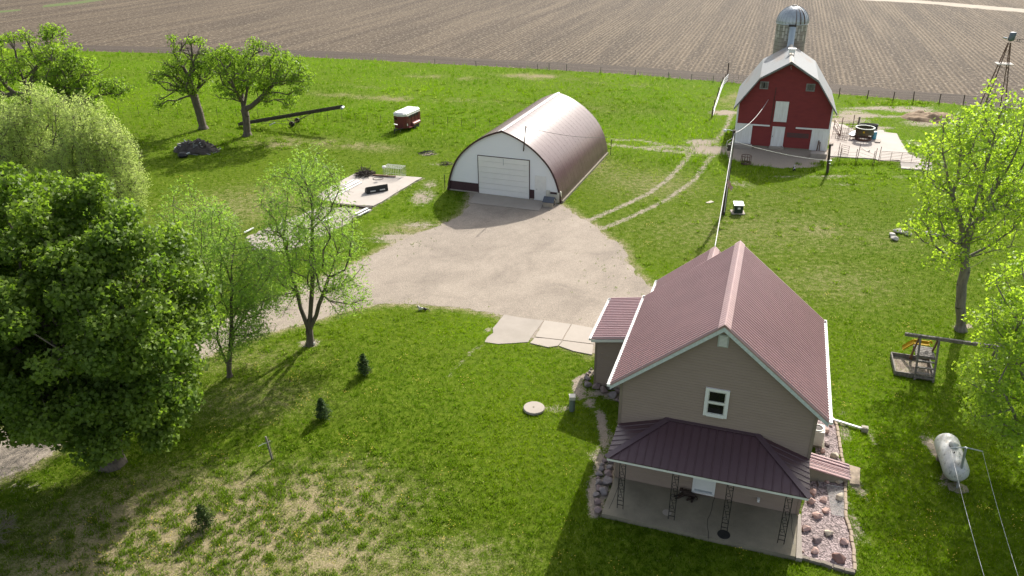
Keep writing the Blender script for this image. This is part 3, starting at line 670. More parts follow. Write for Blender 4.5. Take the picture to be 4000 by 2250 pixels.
def inset(P,d): return [(u*(1-d/5.55),z*(1-d/6.07)) for u,z in P]
b=MB()
for part in ([(-u,z) for u,z in hd],[(u,z) for u,z in hd[::-1]]):
    vv=np.arange(-.15,SL+.2,.9); vv[-1]=SL+.15; n=len(part); bs=len(b.v)
    for v in vv: b.v+=[(u,v,z) for u,z in part]
    for i in range(len(vv)-1):
        for j in range(n-1): b.f.append((bs+i*n+j,bs+(i+1)*n+j,bs+(i+1)*n+j+1,bs+i*n+j+1))
sr=b.build('roof',mQuon,S,True)
b=MB()
for v in np.arange(.75,SL,.9):
    for sg in (-1,1): b.tube([(sg*u*.999,v,z*.999) for u,z in hd[::2]],.012,4)
b.build('panel_seam',mQuon,sr)
b=MB(); inn=inset(prof,.16); ring=prof+inn[::-1]
b.extr(ring,-.17,-.10); b.build('arch_trim',MAT('dark_maroon_trim',(.06,.026,.028),None,3,.5),S)
MB().extr(ring,SL+.10,SL+.17).build('arch_trim',bpy.data.materials['dark_maroon_trim'],S)
MB().extr([(-.42,5.95),(0,6.115),(.12,6.08),(.12,6.06),(0,6.095),(-.42,5.93)],-.16,SL+.16).build('ridge_cap',mCap,S)
fr=inset(prof,.10)
MB().extr(fr,0,.1).build('front_wall',mShedW,S); MB().extr(fr,SL-.1,SL).build('back_wall',mShedW,S)
ZB=.93
low=[p for p in fr if p[1]<ZB]; 
b=MB()
def uat(z): 
    zz=[q[1] for q in hd]; uu=[q[0] for q in hd]; return np.interp(z,zz,uu)*(1-.13/5.55)
GL,GR,GT=-2.385,2.49,3.58
for q in ([(-uat(.12),.12),(GL-.06,.12),(GL-.06,ZB),(-uat(ZB),ZB)],[(GR+.06,.12),(2.97,.12),(2.97,ZB),(GR+.06,ZB)],[(4.10,.12),(uat(.12),.12),(uat(ZB),ZB),(4.10,ZB)]): MB().extr(q,-.02,0).build('lower_band',mSidingDk,S)
for c_,d_ in (((-4.0,-.0,.06),(3.1,.1,.12)),((4.85,0,.06),(1.4,.1,.12)),((2.73,0,.06),(.4,.1,.12))): MB().box(c_,d_).build('footing',mConcNew,S)
for sg in (-1,1): MB().box((sg*5.60,SL/2,.10),(.14,SL,.22)).build('side_sill',mConcDk,S)
gd=MB()
for k in range(7): gd.box(((GL+GR)/2,-.03,.05+(k+.5)*GT/7),(GR-GL,.05,GT/7-.022))
gd=gd.build('garage_door',MAT('white_garage_door',(.86,.85,.82),(.82,.81,.78),1,.45),S)
b=MB().box((GL-.03,-.03,GT/2),(.055,.08,GT)).box((GR+.03,-.03,GT/2),(.055,.08,GT)).box(((GL+GR)/2,-.03,GT+.03),(GR-GL+.115,.08,.055)).build('door_frame',bpy.data.materials['dark_maroon_trim'],gd)
MB().box((.06,-.06,GT-.35),(.05,.03,.6)).build('pull_cord',mGalv,gd)
ed=MB().box((3.54,-.025,1.15),(.92,.05,2.15)).build('entry_door',mWhite,S)
MB().box((3.05,-.02,1.16),(.06,.06,2.25)).box((4.03,-.02,1.16),(.06,.06,2.25)).box((3.54,-.02,2.26),(1.04,.06,.06)).build('door_frame',mWhite,ed)
MB().box((3.20,-.07,1.05),(.12,.05,.05)).build('door_handle',mGalv,ed)
MB().tube([(2.03,-.22,4.45),(2.27,-.22,6.70)],.05,6).tube([(2.27,-.22,6.6),(2.5,-.22,6.5)],.015,5).tube([(2.05,-.20,4.6),(2.05,.02,4.6)],.02,5).build('service_mast',mWoodDk,S)
def cable(name,pts,r,mat,label,sag=0,n=14):
    a,b_=Vector(pts[0]),Vector(pts[-1]); P=[a.lerp(b_,t)-Vector((0,0,sag*4*t*(1-t))) for t in np.linspace(0,1,n)]
    return tag(MB().tube(P,r,5).build(name,mat),label,'cable')
def WP(o,u,v,z): q=loc2(o,u,v); return (q[0],q[1],z)
cable('power_cable',[WP('s',2.27,-.22,6.62),WP('s',5.2,4.2,3.8),WP('s',8.5,9.5,3.4)][0:2]+[WP('s',7.6,8.6,3.9)],.018,mDarkSteel,'thin dark cable from the shed mast across the arched roof',.35)
# posts at the shed corners
tag(MB().tube([WP('s',-5.85,-.05,0),WP('s',-5.85,-.05,1.45)],.035,5).build('steel_post',mDarkSteel),'thin dark steel post at the left front corner of the arched shed','post')
tag(MB().tube([WP('s',5.95,15.6,0),WP('s',6.0,15.6,1.7)],.035,5).tube([WP('s',5.7,15.6,.7),WP('s',6.05,15.6,.78)],.04,5).build('steel_post',mDarkSteel),'thin dark steel post at the far right corner of the arched shed','post')
# dog house and cream bin at the shed corner
c=W(2122,808)
o=thing('dog_house','low tan dog house with grey shingle roof beside the shed door','dog house',tuple(c),SYAW)
b=MB().extr([(0,0),(.86,0),(.86,.50),(0,.50)],0,.75); b.build('wall',mTanPly,o)
b=MB().quadp([(-.06,-.1,.47),(.94,-.1,.47),(.94,.40,.86),(-.06,.40,.86)],.04).quadp([(-.06,.40,.86),(.94,.40,.86),(.94,.88,.47),(-.06,.88,.47)],.04).build('roof',mSlate,o)
for x in (.001,.839): MB().add([(x,0,.50),(x,.75,.5),(x,.4,.8),(x+.02,0,.50),(x+.02,.75,.5),(x+.02,.4,.8)],[(0,2,1),(3,4,5),(0,1,4,3),(1,2,5,4),(2,0,3,5)]).build('gable',mTanPly,o)
MB().box((.862,.4,.28),(.02,.36,.42)).build('doorway',mRubber,o)
c=W(2136,795)
o=thing('plastic_bin','cream plastic bin with rounded ends behind the dog house','bin',tuple(c+np.array([.15,.55,0])),SYAW)
for x in (0,1.02): MB().lathe([(.0,0),(.17,.02),(.21,.1),(.21,.95),(.16,1.05),(.0,1.08)],(x,0,0),14).build('end_post',mCream,o,True)
MB().box((.51,.16,.5),(.9,.06,.95)).box((.51,-.16,.40),(.9,.06,.75)).box((.51,0,.1),(.9,.3,.06)).build('tub',mCream,o)
MB().tube([(.25,.1,.95),(.30,-.05,.55)],.03,5).tube([(.3,.1,.6),(.75,.05,.75)],.02,5).build('handle',mDarkSteel,o)
# ------------------------------------------------------------------ barn
B=thing('barn','red gambrel barn with pale shingled roof and white doors','barn',(BX,BY,0),BYAW)
BW,BLn,ZF=4.73,10.51,.07
ov=[(-5.14,4.11),(-2.863,7.377),(0,9.12),(2.863,7.377),(5.14,4.11)]
MB().extr([(-BW,ZF),(BW,ZF),(BW,4.55),(2.80,7.24),(0,8.96),(-2.80,7.24),(-BW,4.55)],0,BLn).build('wall',mBarnRed,B)
MB().box((0,BLn/2,.0),(2*BW+.1,BLn+.1,.24)).build('foundation',mConcDk,B)
b=MB()
for i in range(4):
    (u0,z0),(u1,z1)=ov[i],ov[i+1]
    b.quadp([(u0,-.44,z0),(u1,-.44,z1),(u1,BLn+.44,z1),(u0,BLn+.44,z0)],.09)
br=b.build('roof',mShingle,B)
MB().extr([(-.2,9.02),(0,9.15),(.2,9.02),(.2,9.0),(0,9.13),(-.2,9.0)],-.44,BLn+.44).build('ridge_cap',MAT('tan_ridge_roll',(.55,.47,.38),(.45,.42,.38),1.5,.7),br)
b=MB().box((0,4.4,9.42),(.62,.5,.34)).box((0,4.4,9.63),(.8,.66,.10))
for x in (-.26,.26):
    for y in (-.2,.2): b.box((x,4.4+y,9.15),(.07,.07,.35))
b.build('roof_vent',mWhite,br)
b=MB()
for i in range(4):
    (u0,z0),(u1,z1)=ov[i],ov[i+1]
    b.beam((u0,-.455,z0-.12),(u1,-.455,z1-.12),.03,.17,(0,-1,0))
for i in range(4):
    (u0,z0),(u1,z1)=ov[i],ov[i+1]; b.add([(u0,-.47,z0-.02),(u1,-.47,z1-.02),(u1,-.47,z1-.22),(u0,-.47,z0-.22),(u0,-.44,z0-.02),(u1,-.44,z1-.02),(u1,-.44,z1-.22),(u0,-.44,z0-.22)],[(3,2,1,0),(4,5,6,7),(0,1,5,4),(2,3,7,6)])
b.build('rake_trim',mTrimGrey,B)
MB().box((-BW+.03,-.015,2.35),(.16,.04,4.45)).build('corner_trim',mWhiteOld,B); MB().box((BW-.03,-.015,2.35),(.16,.04,4.45)).build('corner_trim',mWhiteOld,B); MB().box((BW+.012,.1,2.35),(.03,.2,4.4)).build('corner_trim',mWhiteOld,B)
def bdoor(name,u0,u1,z0,z1,mat=mWhiteOld,frame=True,y=-.03):
    d=MB().box(((u0+u1)/2,y,(z0+z1)/2),(u1-u0,.05,z1-z0)).build(name,mat,B)
    if frame:
        f=MB()
        for c,s in ((((u0+.04),y-.03,(z0+z1)/2),(.08,.03,z1-z0)),(((u1-.04),y-.03,(z0+z1)/2),(.08,.03,z1-z0)),(((u0+u1)/2,y-.03,z1-.04),(u1-u0-.16,.03,.08)),(((u0+u1)/2,y-.03,z0+.04),(u1-u0-.16,.03,.08))): f.box(c,s)
        f.build('door_frame',mWhite,d)
    return d
d=bdoor('loft_door',-.97,.35,2.84,4.98); d=bdoor('centre_door',-.95,.33,.07,2.32); MB().box((-.85,-.08,1.25),(.04,.05,.14)).build('latch',mDarkSteel,d); MB().box((.2,-.08,.25),(.1,.04,.06)).build('latch',mDarkSteel,d)
MB().box((-.3,-.065,1.25),(1.1,.02,.06)).build('rail',mWhiteOld,d)
bdoor('sliding_door',-4.70,-3.0,.05,2.26,mWhiteOld,False,-.05); bdoor('sliding_door',3.02,4.70,.05,2.22,mWhiteOld,False,-.05)
MB().box((-3.0,-.09,2.36),(3.5,.06,.16)).build('door_track',mWhite,B); MB().box((3.05,-.09,2.31),(3.36,.06,.16)).build('door_track',mWhite,B)
for u in (-2.365,2.2):
    f=MB()
    for c,s in (((u-.38,-.03,6.55),(.10,.06,.78)),((u+.38,-.03,6.55),(.10,.06,.78)),((u,-.03,6.89),(.66,.06,.10)),((u,-.03,6.21),(.66,.06,.10))): f.box(c,s)
    f=f.build('window',mTrimGrey,B)
    s_=MB().box((u,-.006,6.55),(.64,.02,.56)); s_.build('opening',mRubber,f)
    s_=MB()
    for k in range(5):
        if u<0 and k==2: continue
        s_.box((u-.26+k*.13,-.03,6.55),(.085,.02,.58))
    s_.build('slat',mWood,f)
MB().box((1.68,-.012,1.5),(2.2,.02,.50)).build('bare_boards',MAT('bare_grey_red_boards',(.13,.055,.05),(.10,.06,.055),3,.85),B)
MB().tube([(0,-.42,8.7),(0,-.42,8.5),(.08,-.42,8.42),(.04,-.42,8.32)],.03,5).tube([(0,-.46,8.86),(0,.0,8.86)],.05,5).build('hay_hook',mTrimGrey,B)
MB().beam((-1.2,-.03,2.6),(-1.15,-.03,6.4),.04,.05).build('lightning_rod_cable',mDarkSteel,B)
# loose concrete pieces along the barn front
c1=W(2905,578);
for k,(px,py,s,lab) in enumerate(((2900,576,(1.9,.7,.35),'cracked concrete block under the left white sliding door of the barn'),(3195,610,(1.5,1.1,.4),'broken concrete block at the right front corner of the barn'))):
    c=W(px,py); q=ragged([(c[0]+x*s[0]/2*math.cos(BYAW)-y*s[1]/2*math.sin(BYAW),c[1]+x*s[0]/2*math.sin(BYAW)+y*s[1]/2*math.cos(BYAW)) for x,y in ((-1,-1),(1,-1),(1,1),(-1,1))],.3,.12,k+60)
    tag(MB().slab(q,-.05,s[2]).build('concrete_block',mConc),lab,'concrete block')
tag(MB().box((*loc2('b',-.3,-.28),.10),(1.5,.5,.22),BYAW).build('door_step',mConc),'grey concrete step below the white centre door of the barn','step')
tag(MB().beam((*loc2('b',3.75,-.7),0.0),(*loc2('b',3.85,-.3),1.2),.12,.12).beam((*loc2('b',4.0,-.7),0),(*loc2('b',3.98,-.3),1.05),.10,.10).build('old_timber',mRust),'rusty timbers leaning on the broken block at the barn corner','timber')
# ------------------------------------------------------------------ silo
c=loc2('b',-.18,14.0)
o=thing('silo','tall grey stave silo with ribbed metal dome behind the red barn','silo',(*c,0),BYAW)
MB().lathe([(1.72,0),(1.72,11.1)],(0,0,0),48).build('body',mStave,o,False)
b=MB()
for z in np.arange(.6,11,.42): b.lathe([(1.735,z),(1.745,z+.012),(1.735,z+.025)],(0,0,0),48,caps=False)
b.build('hoop',mDarkSteel,o)
_mPS=MAT('pale_new_stave',(.56,.54,.49),(.48,.46,.42),3,.85)
for r in range(2):
    for k in range(30):
        if rng.random()<.68:
            t=2*math.pi*k/30; zc=10.62-r*.75-(k%2)*.28; MB().box((1.725*math.cos(t),1.725*math.sin(t),zc),(.02,.22,.62),t).build('pale_stave',_mPS,o)
dm=[(1.80*math.cos(t),11.1+1.85*math.sin(t)) for t in np.linspace(0,1.5,12)]
dome=MB().lathe([(1.82,11.02)]+dm,(0,0,0),36).build('dome',mGalv,o)
b=MB()
for k in range(28):
    t=2*math.pi*k/28; b.tube([(r*1.008*math.cos(t),r*1.008*math.sin(t),z+.005) for r,z in dm],.022,4)
b.build('dome_rib',mGalv,dome)
b=MB()
for t in (-1.35,-1.05,-.75):
    b.add(sum([[((r*1.012)*math.cos(t+a),(r*1.012)*math.sin(t+a),z+.006) for a in (-.035*(1.2-.05*i),.035)] for i,(r,z) in enumerate(dm)],[]),[(2*i,2*i+1,2*i+3,2*i+2) for i in range(len(dm)-1)])
b.build('rust_streak',mRust,dome)
MB().lathe([(.3,12.9),(.3,13.02),(.1,13.06)],(0,0,0),14).build('dome_cap',mDarkSteel,dome)
b=MB().lathe([(.36,0),(.36,10.9)],(.1,-1.95,0),14); b.build('filler_chute',MAT('pale_blue_galvanised',(.46,.52,.56),(.40,.46,.50),2,.45,.3),o,True)
MB().box((.05,-1.9,11.0),(.8,.5,.2)).build('chute_hood',mDarkSteel,o)
# ------------------------------------------------------------------ stones
def rock_mb(sx,sy,sz,seed,n=16):
    r=np.random.default_rng(seed); P=r.normal(size=(n,3)); P/=np.linalg.norm(P,axis=1)[:,None]; P*=r.uniform(.82,1.05,(n,1))
    bm=bmesh.new(); vs=[bm.verts.new((p[0]*sx/2,p[1]*sy/2,max(p[2],-.5)*sz/2+sz*.28)) for p in P]
    bmesh.ops.convex_hull(bm,input=vs); 
    for v in [v for v in bm.verts if not v.link_faces]: bm.verts.remove(v)
    bmesh.ops.bevel(bm,geom=list(bm.edges),offset=.03*sx,segments=1,affect='EDGES'); bmesh.ops.recalc_face_normals(bm,faces=list(bm.faces))
    return bm
def rock(name,px,py,s,mat,label,seed,group=None,asp=1.,hz=.75,z=.0,cat='rock'):
    s*=1.3; bm=rock_mb(s,s*asp,s*hz*.9,seed); me=bpy.data.meshes.new(name); bm.to_mesh(me); bm.free(); me.materials.append(mat)
    o=bpy.data.objects.new(name,me); COL.objects.link(o); c=W(px,py,z); o.location=(c[0],c[1],z-.02); o.rotation_euler=(0,0,seed*1.7)
    return tag(o,label,cat,group)
gb='pink boulders in the stone chip bed'
for k,(u,v,s,m,lab) in enumerate((
 (443,332,58,mRockPink,'large angular pink rock just below the white downspout extension'),
 (487,288,24,mRockPink,'small flat pink rock between the gutter corner and the edging'),
 (458,432,38,mRockMauve,'flat dull mauve rock below the air conditioner'),
 (420,486,46,mRockPink,'pink rock with shaded left face above the cellar hatch'),
 (518,526,52,mRockTan,'pale blocky rock beside the edging right above the cellar hatch'),
 (393,664,38,mRockRed,'reddish rock in the shadow directly below the cellar hatch'),
 (325,690,30,mRockPink,'pink rock half hidden by the porch roof corner'),
 (388,742,44,mRockGrey,'grey mauve rock between hatch and top of the white wire rack'),
 (457,724,32,mRockPink,'small pink rock at the top left of the wire rack'),
 (542,722,50,mRockTan,'rounded tan rock under the outer end of the cellar hatch'),
 (349,806,54,mRockPink,'tall pink rock just right of the porch roof corner'),
 (340,878,56,mRockPink,'long flat pink rock beside the right porch kerb'),
 (431,864,46,mRockPink,'pink block rock touching the left edge of the wire rack'),
 (447,948,48,mRockPink,'square pale pink rock lower left of the wire rack'),
 (380,992,54,mRockPink,'rounded pink rock in the middle of the chip bed'),
 (297,1090,54,mRockPink,'pink rock nearest the right side of the porch floor'),
 (470,1122,58,mRockTan,'pale five sided rock right of the middle of the chip bed'),
 (385,1182,52,mRockMauve,'mauve pink rock low in the chip bed above the bottom pair'),
 (590,1196,50,mRockPink,'pink rock against the right edging low in the chip bed'),
 (362,1262,48,mRockPink,'square pink rock near the bottom left of the chip bed'),
 (545,1324,74,mRockRed,'largest dark red rock at the bottom right of the chip bed'),
 (273,1264,18,mRockPink,'tiny pink rock near the porch kerb bottom corner'))):
    rock('bed_rock',3000+u*.5038,1520+v*.5038,s*.5038/84*1.12,m,lab,100+k,gb,.85+.3*((k*7)%5)/5,.8,.03)
rock('bed_rock',3000+555*.5038,1520+842*.5038,.50,mRockTan,'wide tan limestone rock lying on the white wire rack',130,gb,.62,.55,.09)
gl='boulders along the left porch side'
for k,(u,v,s) in enumerate(((365,572,48),(318,560,42),(364,618,50),(298,628,48),(347,668,64),(278,664,48),(305,594,38),(269,694,28),(343,726,76),(274,738,56),(275,782,52),(318,802,66),(260,828,48),(262,882,50),(265,950,62))):
    lab=['dark boulder nearest the porch roof corner in the left border','small dark boulder at the top of the left border stones','dark mauve boulder second down on the inner side of the left border','grey boulder on the outer side beside the inner mauve one','big dark boulder midway on the inner side of the left border','grey boulder midway on the outer edge of the left border','small boulder tucked between the two upper rows of the left border','smallest grey stone on the outer edge of the left border','largest flat-topped grey boulder touching the porch floor','grey boulder left of the largest flat-topped one','pointed mauve boulder below the largest flat-topped one on the outer side','tall pointed boulder against the porch floor edge','mauve boulder left of the tall pointed one','smooth dark grey boulder second from the front end','long pinkish boulder at the front end of the left border'][k]
    rock('border_boulder',2200+u*.50466,1520+v*.5045,s*.5046/86*1.12,(mRockGrey,mRockMauve,mRockGrey)[k%3] if k<14 else mRockMauve,lab,200+k,gl,.9+.05*(k%4),.85)
g2='boulders round the lean-to corner'
for k,(u,v,s) in enumerate(((392,405,64),(350,485,84),(285,565,104),(295,668,150),(250,768,110),(310,850,170),(520,900,200),(670,860,135),(705,985,220),(895,900,180),(1080,1010,150),(955,1110,190),(1070,1245,130))):
    lab=['small boulder highest beside the lean-to corner trim','second boulder down beside the lean-to corner','boulder at the bend of the sand edge by the lean-to','big square boulder left of the lean-to corner','dark boulder at the outermost corner of the lean-to border','flat boulder in front of the lean-to corner','broad flat boulder below the lean-to footing','rounded boulder touching the lean-to footing','widest low boulder in the lean-to border','dark boulder under the tip of the left gutter','upright boulder against the house corner trim','thin flat boulder below the upright one','last boulder before the house wall, half in grass'][k]
    rock('corner_boulder',2250+u*.1518,1380+v*.1518,s*.1518/78*1.25,(mRockMauve,mRockGrey)[k%2],lab,300+k,g2,.8+.07*(k%4),.8)
g3='pale boulders behind the tall poplar'
for k,(px,py,s,lab) in enumerate(((3482,918,.62,'pale boulder on the left end of the row behind the poplar'),(3500,903,.75,'biggest white boulder second in the row behind the poplar'),(3492,931,.60,'tan boulder in front of the left end of the row'),(3522,905,.45,'small pale boulder third in the row behind the poplar'),(3546,913,.6,'rounded beige boulder right of the small pale one'),(3632,912,.7,'broad pale boulder left of the poplar trunk'),(3660,920,.55,'small pale boulder nearest the poplar branches'),(3686,914,.62,'pale boulder on the right end of the row behind the poplar'))):
    rock('yard_boulder',px,py+6,s,mRockPale,lab,400+k,g3,.8,.7)
rock('tree_stone',1226,1348,.26,mRockPale,'small white stone at the foot of the forked willow',420,None,.7,1.2)
# edging of the chip bed
ge='edging blocks of the chip bed'
def edging(px,mat,label,L,w,h,seed):
    P=[np.array(W(a,b)[:2]) for a,b in px]; first=None
    for i in range(len(P)-1):
        d=P[i+1]-P[i]; D=np.hypot(*d); n=max(1,round(D/L)); a=math.atan2(d[1],d[0])
        for j in range(n):
            if first is None:
                bm=bmesh.new(); bmesh.ops.create_cube(bm,size=1); bmesh.ops.scale(bm,vec=(L*.97,w,h),verts=bm.verts); bmesh.ops.bevel(bm,geom=list(bm.edges),offset=.015,segments=2,affect='EDGES')
                me=bpy.data.meshes.new('edging_block'); bm.to_mesh(me); bm.free(); me.materials.append(mat)
                first=o=bpy.data.objects.new('edging_block',me)
            else: o=first.copy()
            COL.objects.link(o); q=P[i]+d*(j+.5)/n; r=random.Random(seed+i*37+j)
            o.location=(q[0]+r.uniform(-.02,.02),q[1]+r.uniform(-.02,.02),h*.42); o.rotation_euler=(0,0,a+r.uniform(-.06,.06)); o.scale=(D/n/L,1,1)
            tag(o,label,'edging block',ge)
cv=lambda L:[(3000+u*.5038,1520+v*.5038) for u,v in L]
edging(cv([(500,228),(532,292),(547,380),(562,470),(582,582)]),mBrick,'tan edging block between the cellar hatch and the downspout extension',.42,.13,.13,1)
edging(cv([(598,722),(601,1000),(626,1060),(646,1150),(661,1250),(666,1415)]),mBrick,'tan edging block along the right side of the chip bed below the hatch',.42,.13,.13,2)
edging(cv([(225,1308),(410,1356),(500,1388),(668,1432)]),mBrickGrey,'weathered grey edging block along the front of the chip bed',.40,.18,.16,3)
# wire rack on the bed
R4=[Vector(W(3000+u*.5038,1520+v*.5038,.08)) for u,v in ((455,738),(588,762),(612,992),(497,972))]
b=MB()
for t in np.linspace(0,1,15): b.tube([R4[0].lerp(R4[1],t),R4[3].lerp(R4[2],t)],.009,4)
for t in (0,.33,.66,1): b.tube([R4[0].lerp(R4[3],t),R4[1].lerp(R4[2],t)],.010,4)
tag(b.build('wire_rack',mCableW),'white wire rack lying flat in the chip bed','wire rack')
# ------------------------------------------------------------------ propane tank and washing lines
A=Vector(W(3700,1738,.78)); Bq=Vector(W(3733,1832,.78)); ax=(Bq-A).normalized()
o=thing('propane_tank','weathered silver propane tank lying in the shade right of the house','tank',tuple(A.lerp(Bq,.5)*1),math.atan2(ax.y,ax.x)); o.location.z=0
Lh=(Bq-A).length/2+.12; r=.53
mTank=NT('weathered_silver_paint'); _q=mTank; _v=_q.coord('Object'); _n=_q.noise(2.2,_v,7,.7); _n2=_q.noise(5,_q.coord('Object',(1,2,1)),5,.7)
_q.col(_q.mix(_q.ramp(_n2,[(.55,0.),(.66,.8)]),_q.ramp(_n,[(.3,(.46,.47,.46)),(.5,(.62,.62,.60)),(.7,(.46,.41,.33))]),(.14,.15,.15))); mTank=_q.set(.45,.05,.5)
m=MB(); n=24; prof=[(.02,-Lh-.40),(.22,-Lh-.37),(.38,-Lh-.28),(.48,-Lh-.15),(r,-Lh),(r,Lh),(.48,Lh+.15),(.38,Lh+.28),(.22,Lh+.37),(.02,Lh+.40)]
m.lathe(prof,(0,0,0),n); m.v=[(z,x,y+.78) for x,y,z in m.v]; m.build('shell',mTank,o,True)
m=MB().lathe([(.19,0),(.20,.12),(.16,.20),(.0,.23)],(-.12,0,1.28),18); m.build('valve_dome',mTank,o,True)
m=MB().lathe([(.195,0),(.20,.03)],(-.12,.0,1.30),18).build('dome_rim',mDarkSteel,o)
for sx in (-.65,.65): MB().box((sx,0,.15),(.16,.7,.32)).build('saddle',mConcDk,o)
MB().tube([(.45,-.1,1.28),(.45,-.1,1.38),(.52,-.1,1.40)],.02,5).build('gauge',mDarkSteel,o)
Tb=Vector(W(3738,1907)); 
o=thing('washing_line_post','leaning pale metal T-shaped washing line post beside the propane tank','line post',tuple(Tb))
top=Vector(WY(3773,1748,Tb.y))-Tb; top=Vector((top.x,top.y,top.z))
MB().tube([(0,0,0),top],.055,10).build('pole',mGalv,o)
La=Vector(WY(3713,1750,Tb.y+.0))-Tb; Lb=Vector(WY(3838,1763,Tb.y-.05))-Tb
MB().tube([La,top,Lb],.028,8).build('crossbar',mGalv,o)
MB().slab(ragged([(x*.42,y*.36) for x,y in ((-1,-.4),(-.3,-1),(.8,-.8),(1.1,.2),(.5,.9),(-.7,.8))],.15,.04),-.05,.04).build('footing',mConcDk,o)
E1=Vector(W(3868,2330,2.1));E2=Vector(W(4003,2330,2.1))
o2=thing('washing_line_post','far washing line post just below the bottom right corner','line post',(*(E1.lerp(E2,.5)).xy,0))
MB().tube([(0,0,0),(0,0,2.15)],.055,10).build('pole',mGalv,o2); MB().tube([E1-o2.location,E2-o2.location],.028,8).build('crossbar',mGalv,o2)
cable('washing_line',[La+Tb,E1],.008,mCableW,'left white washing line running down from the T-shaped post',.12)
cable('washing_line',[Lb+Tb,E2],.006,mCableW,'right thin washing line running down from the T-shaped post',.12)
# ------------------------------------------------------------------ play set
o=thing('play_set','grey weathered timber swing frame with ladder and deck over a sandbox','play set',(22.03,35.34,0),R_(-19.6))
zt=2.12; fl=MB
MB().beam((-.78,1.13,zt+.02),(4.0,1.13,zt+.02),.16,.17).build('beam',mWood,o)
for u in (0,.92): 
    MB().beam((u,0,0),(u,1.06,zt),.10,.09).build('front_leg',mWood,o)
    MB().beam((u-.02,2.26,0),(u-.02,1.2,zt-.05),.09,.09).build('rear_leg',mWoodBr,o)
MB().beam((3.75,.1,0),(3.75,1.06,zt),.1,.09).build('front_leg',mWood,o); MB().beam((3.75,2.2,0),(3.75,1.2,zt),.1,.09).build('rear_leg',mWood,o)
for k,z in enumerate((.16,.38,.66,.98)): MB().box((.46,z/2+.0-.01,z),(.98,.14,.05)).build('rung',mWood,o)
dk=MB()
for k in range(6): dk.box((.46,1.08+k*.20,1.0),(.98,.165,.04))
dk.build('deck',mWood,o)
for v in (1.0,2.18): MB().box((.46,v,.93),(.98,.05,.12)).build('deck_joist',mWood,o)
for u in (.03,.9): MB().beam((u,2.15,0),(u,2.15,.95),.08,.08).build('deck_post',mWoodBr,o)
b=MB(); n=10; pts=[(.02-.45*t,2.46+.22*t,.98-.62*t**1.1+.10*max(0,t-.8)) for t in np.linspace(0,1,n)]
for i in range(n-1):
    (x0,y0,z0),(x1,y1,z1)=pts[i],pts[i+1]
    b.add([(x0,y0-.2,z0),(x1,y1-.2,z1),(x1,y1+.2,z1),(x0,y0+.2,z0),(x0,y0-.23,z0+.12),(x1,y1-.23,z1+.12),(x1,y1+.23,z1+.12),(x0,y0+.23,z0+.12)],[(0,1,2,3),(0,4,5,1),(3,2,6,7)])
b.box((.42,2.45,1.0),(.80,.30,.05)).box((.42,2.62,1.06),(.80,.05,.16)).tube([(.75,2.42,1.15),(.85,2.5,1.22),(.95,2.42,1.12)],.07,6); b.build('slide',mYellow,o)
sb=MB()
for a_,b_ in (((-.98,.18),(.95,.18)),((.95,.18),(.95,2.28)),((.95,2.28),(-1.02,2.28)),((-1.02,2.28),(-.98,.18))): sb.beam((*a_,.14),(*b_,.14),.06,.28)
sb.build('sandbox',mWood,o); MB().box((-.02,1.22,.03),(1.9,2.06,.06)).build('sand',mSand,o)
# ------------------------------------------------------------------ green transformer, utility pole and wires
c=W(2881,832); 
o=thing('transformer_box','dark green utility box on a pale pad right of the pole','utility box',tuple(c),R_(-6))
MB().box((0,.05,.05),(1.12,1.0,.10)).build('pad',mConcNew,o)
MB().extr([(-.36,.1),(.36,.1),(.36,.78),(-.36,.78)],-.32,.36).build('cabinet',mGreenBox,o)
MB().quadp([(-.41,-.36,.80),(.41,-.36,.80),(.41,.42,.92),(-.41,.42,.92)],.05).build('lid',MAT('pale_green_lid',(.50,.55,.53),None,2,.3),o)
MB().box((.02,-.328,.52),(.22,.012,.15)).build('notice_plate',mWhite,o)
b0=Vector(W(2825,838)); tp=Vector(WY(2869,508,b0.y+.15))
o=thing('utility_pole','tall dark wooden utility pole with a lamp between house and barn','utility pole',tuple(b0))
tl=tp-b0
MB().tube([(0,0,0),tl],[.165,.115],12).build('pole',mWoodDk,o)
MB().tube([tl-Vector((0,0,.1)),tl+Vector((-.45,-.05,.05)),tl+Vector((-.72,-.05,.02))],.03,6).build('lamp_arm',mGalv,o)
m=MB().lathe([(.05,.10),(.12,.04),(.15,-.04),(.10,-.12)],(0,0,0),12); m.build('lamp_head',mWhite,o,True,tl+Vector((-.78,-.05,.0)))
MB().tube([(.02,-.17,.3),tl*.55+Vector((-.02,-.16,0)),tl*.97+Vector((-.02,-.14,0))],.035,6).build('conduit',mCableW,o)
MB().box(tl*.80+Vector((-.16,-.1,0)),(.12,.12,.35)).tube([tl*.9+Vector((-.1,-.1,.1)),tl*.88+Vector((-.5,-.15,0)),tl*.83+Vector((-.55,-.15,-.1)),tl*.78+Vector((-.1,-.1,-.1))],.022,5).tube([tl*.86+Vector((-.1,-.1,.1)),tl*.84+Vector((-.34,-.15,.1)),tl*.80+Vector((-.4,-.15,0)),tl*.76+Vector((-.1,-.1,-.1))],.03,5).build('cable_coil',mCableW,o)
MB().box(tl*.82+Vector((-.28,-.12,-.1)),(.25,.2,.5)).build('switch_box',mDarkSteel,o)
MB().beam(tl*.42+Vector((-.05,-.05,0)),tl*.42+Vector((-.26,-.2,.14)),.05,.05).build('step_bracket',mDarkSteel,o)
fl=Vector(WY(2846,722,b0.y-.25))-b0
m=MB(); n=8
for i in range(n+1):
    t=i/n; x=.0+.46*t; z=-.75*t; w=.26
    m.v+=[(x+.05*math.sin(7*t),.06*math.sin(9*t),z+w/2+.08*t),(x-.14+.04*math.sin(6*t+1),.05*math.cos(8*t),z-w/2)]
m.f=[(2*i,2*i+1,2*i+3,2*i+2) for i in range(n)]
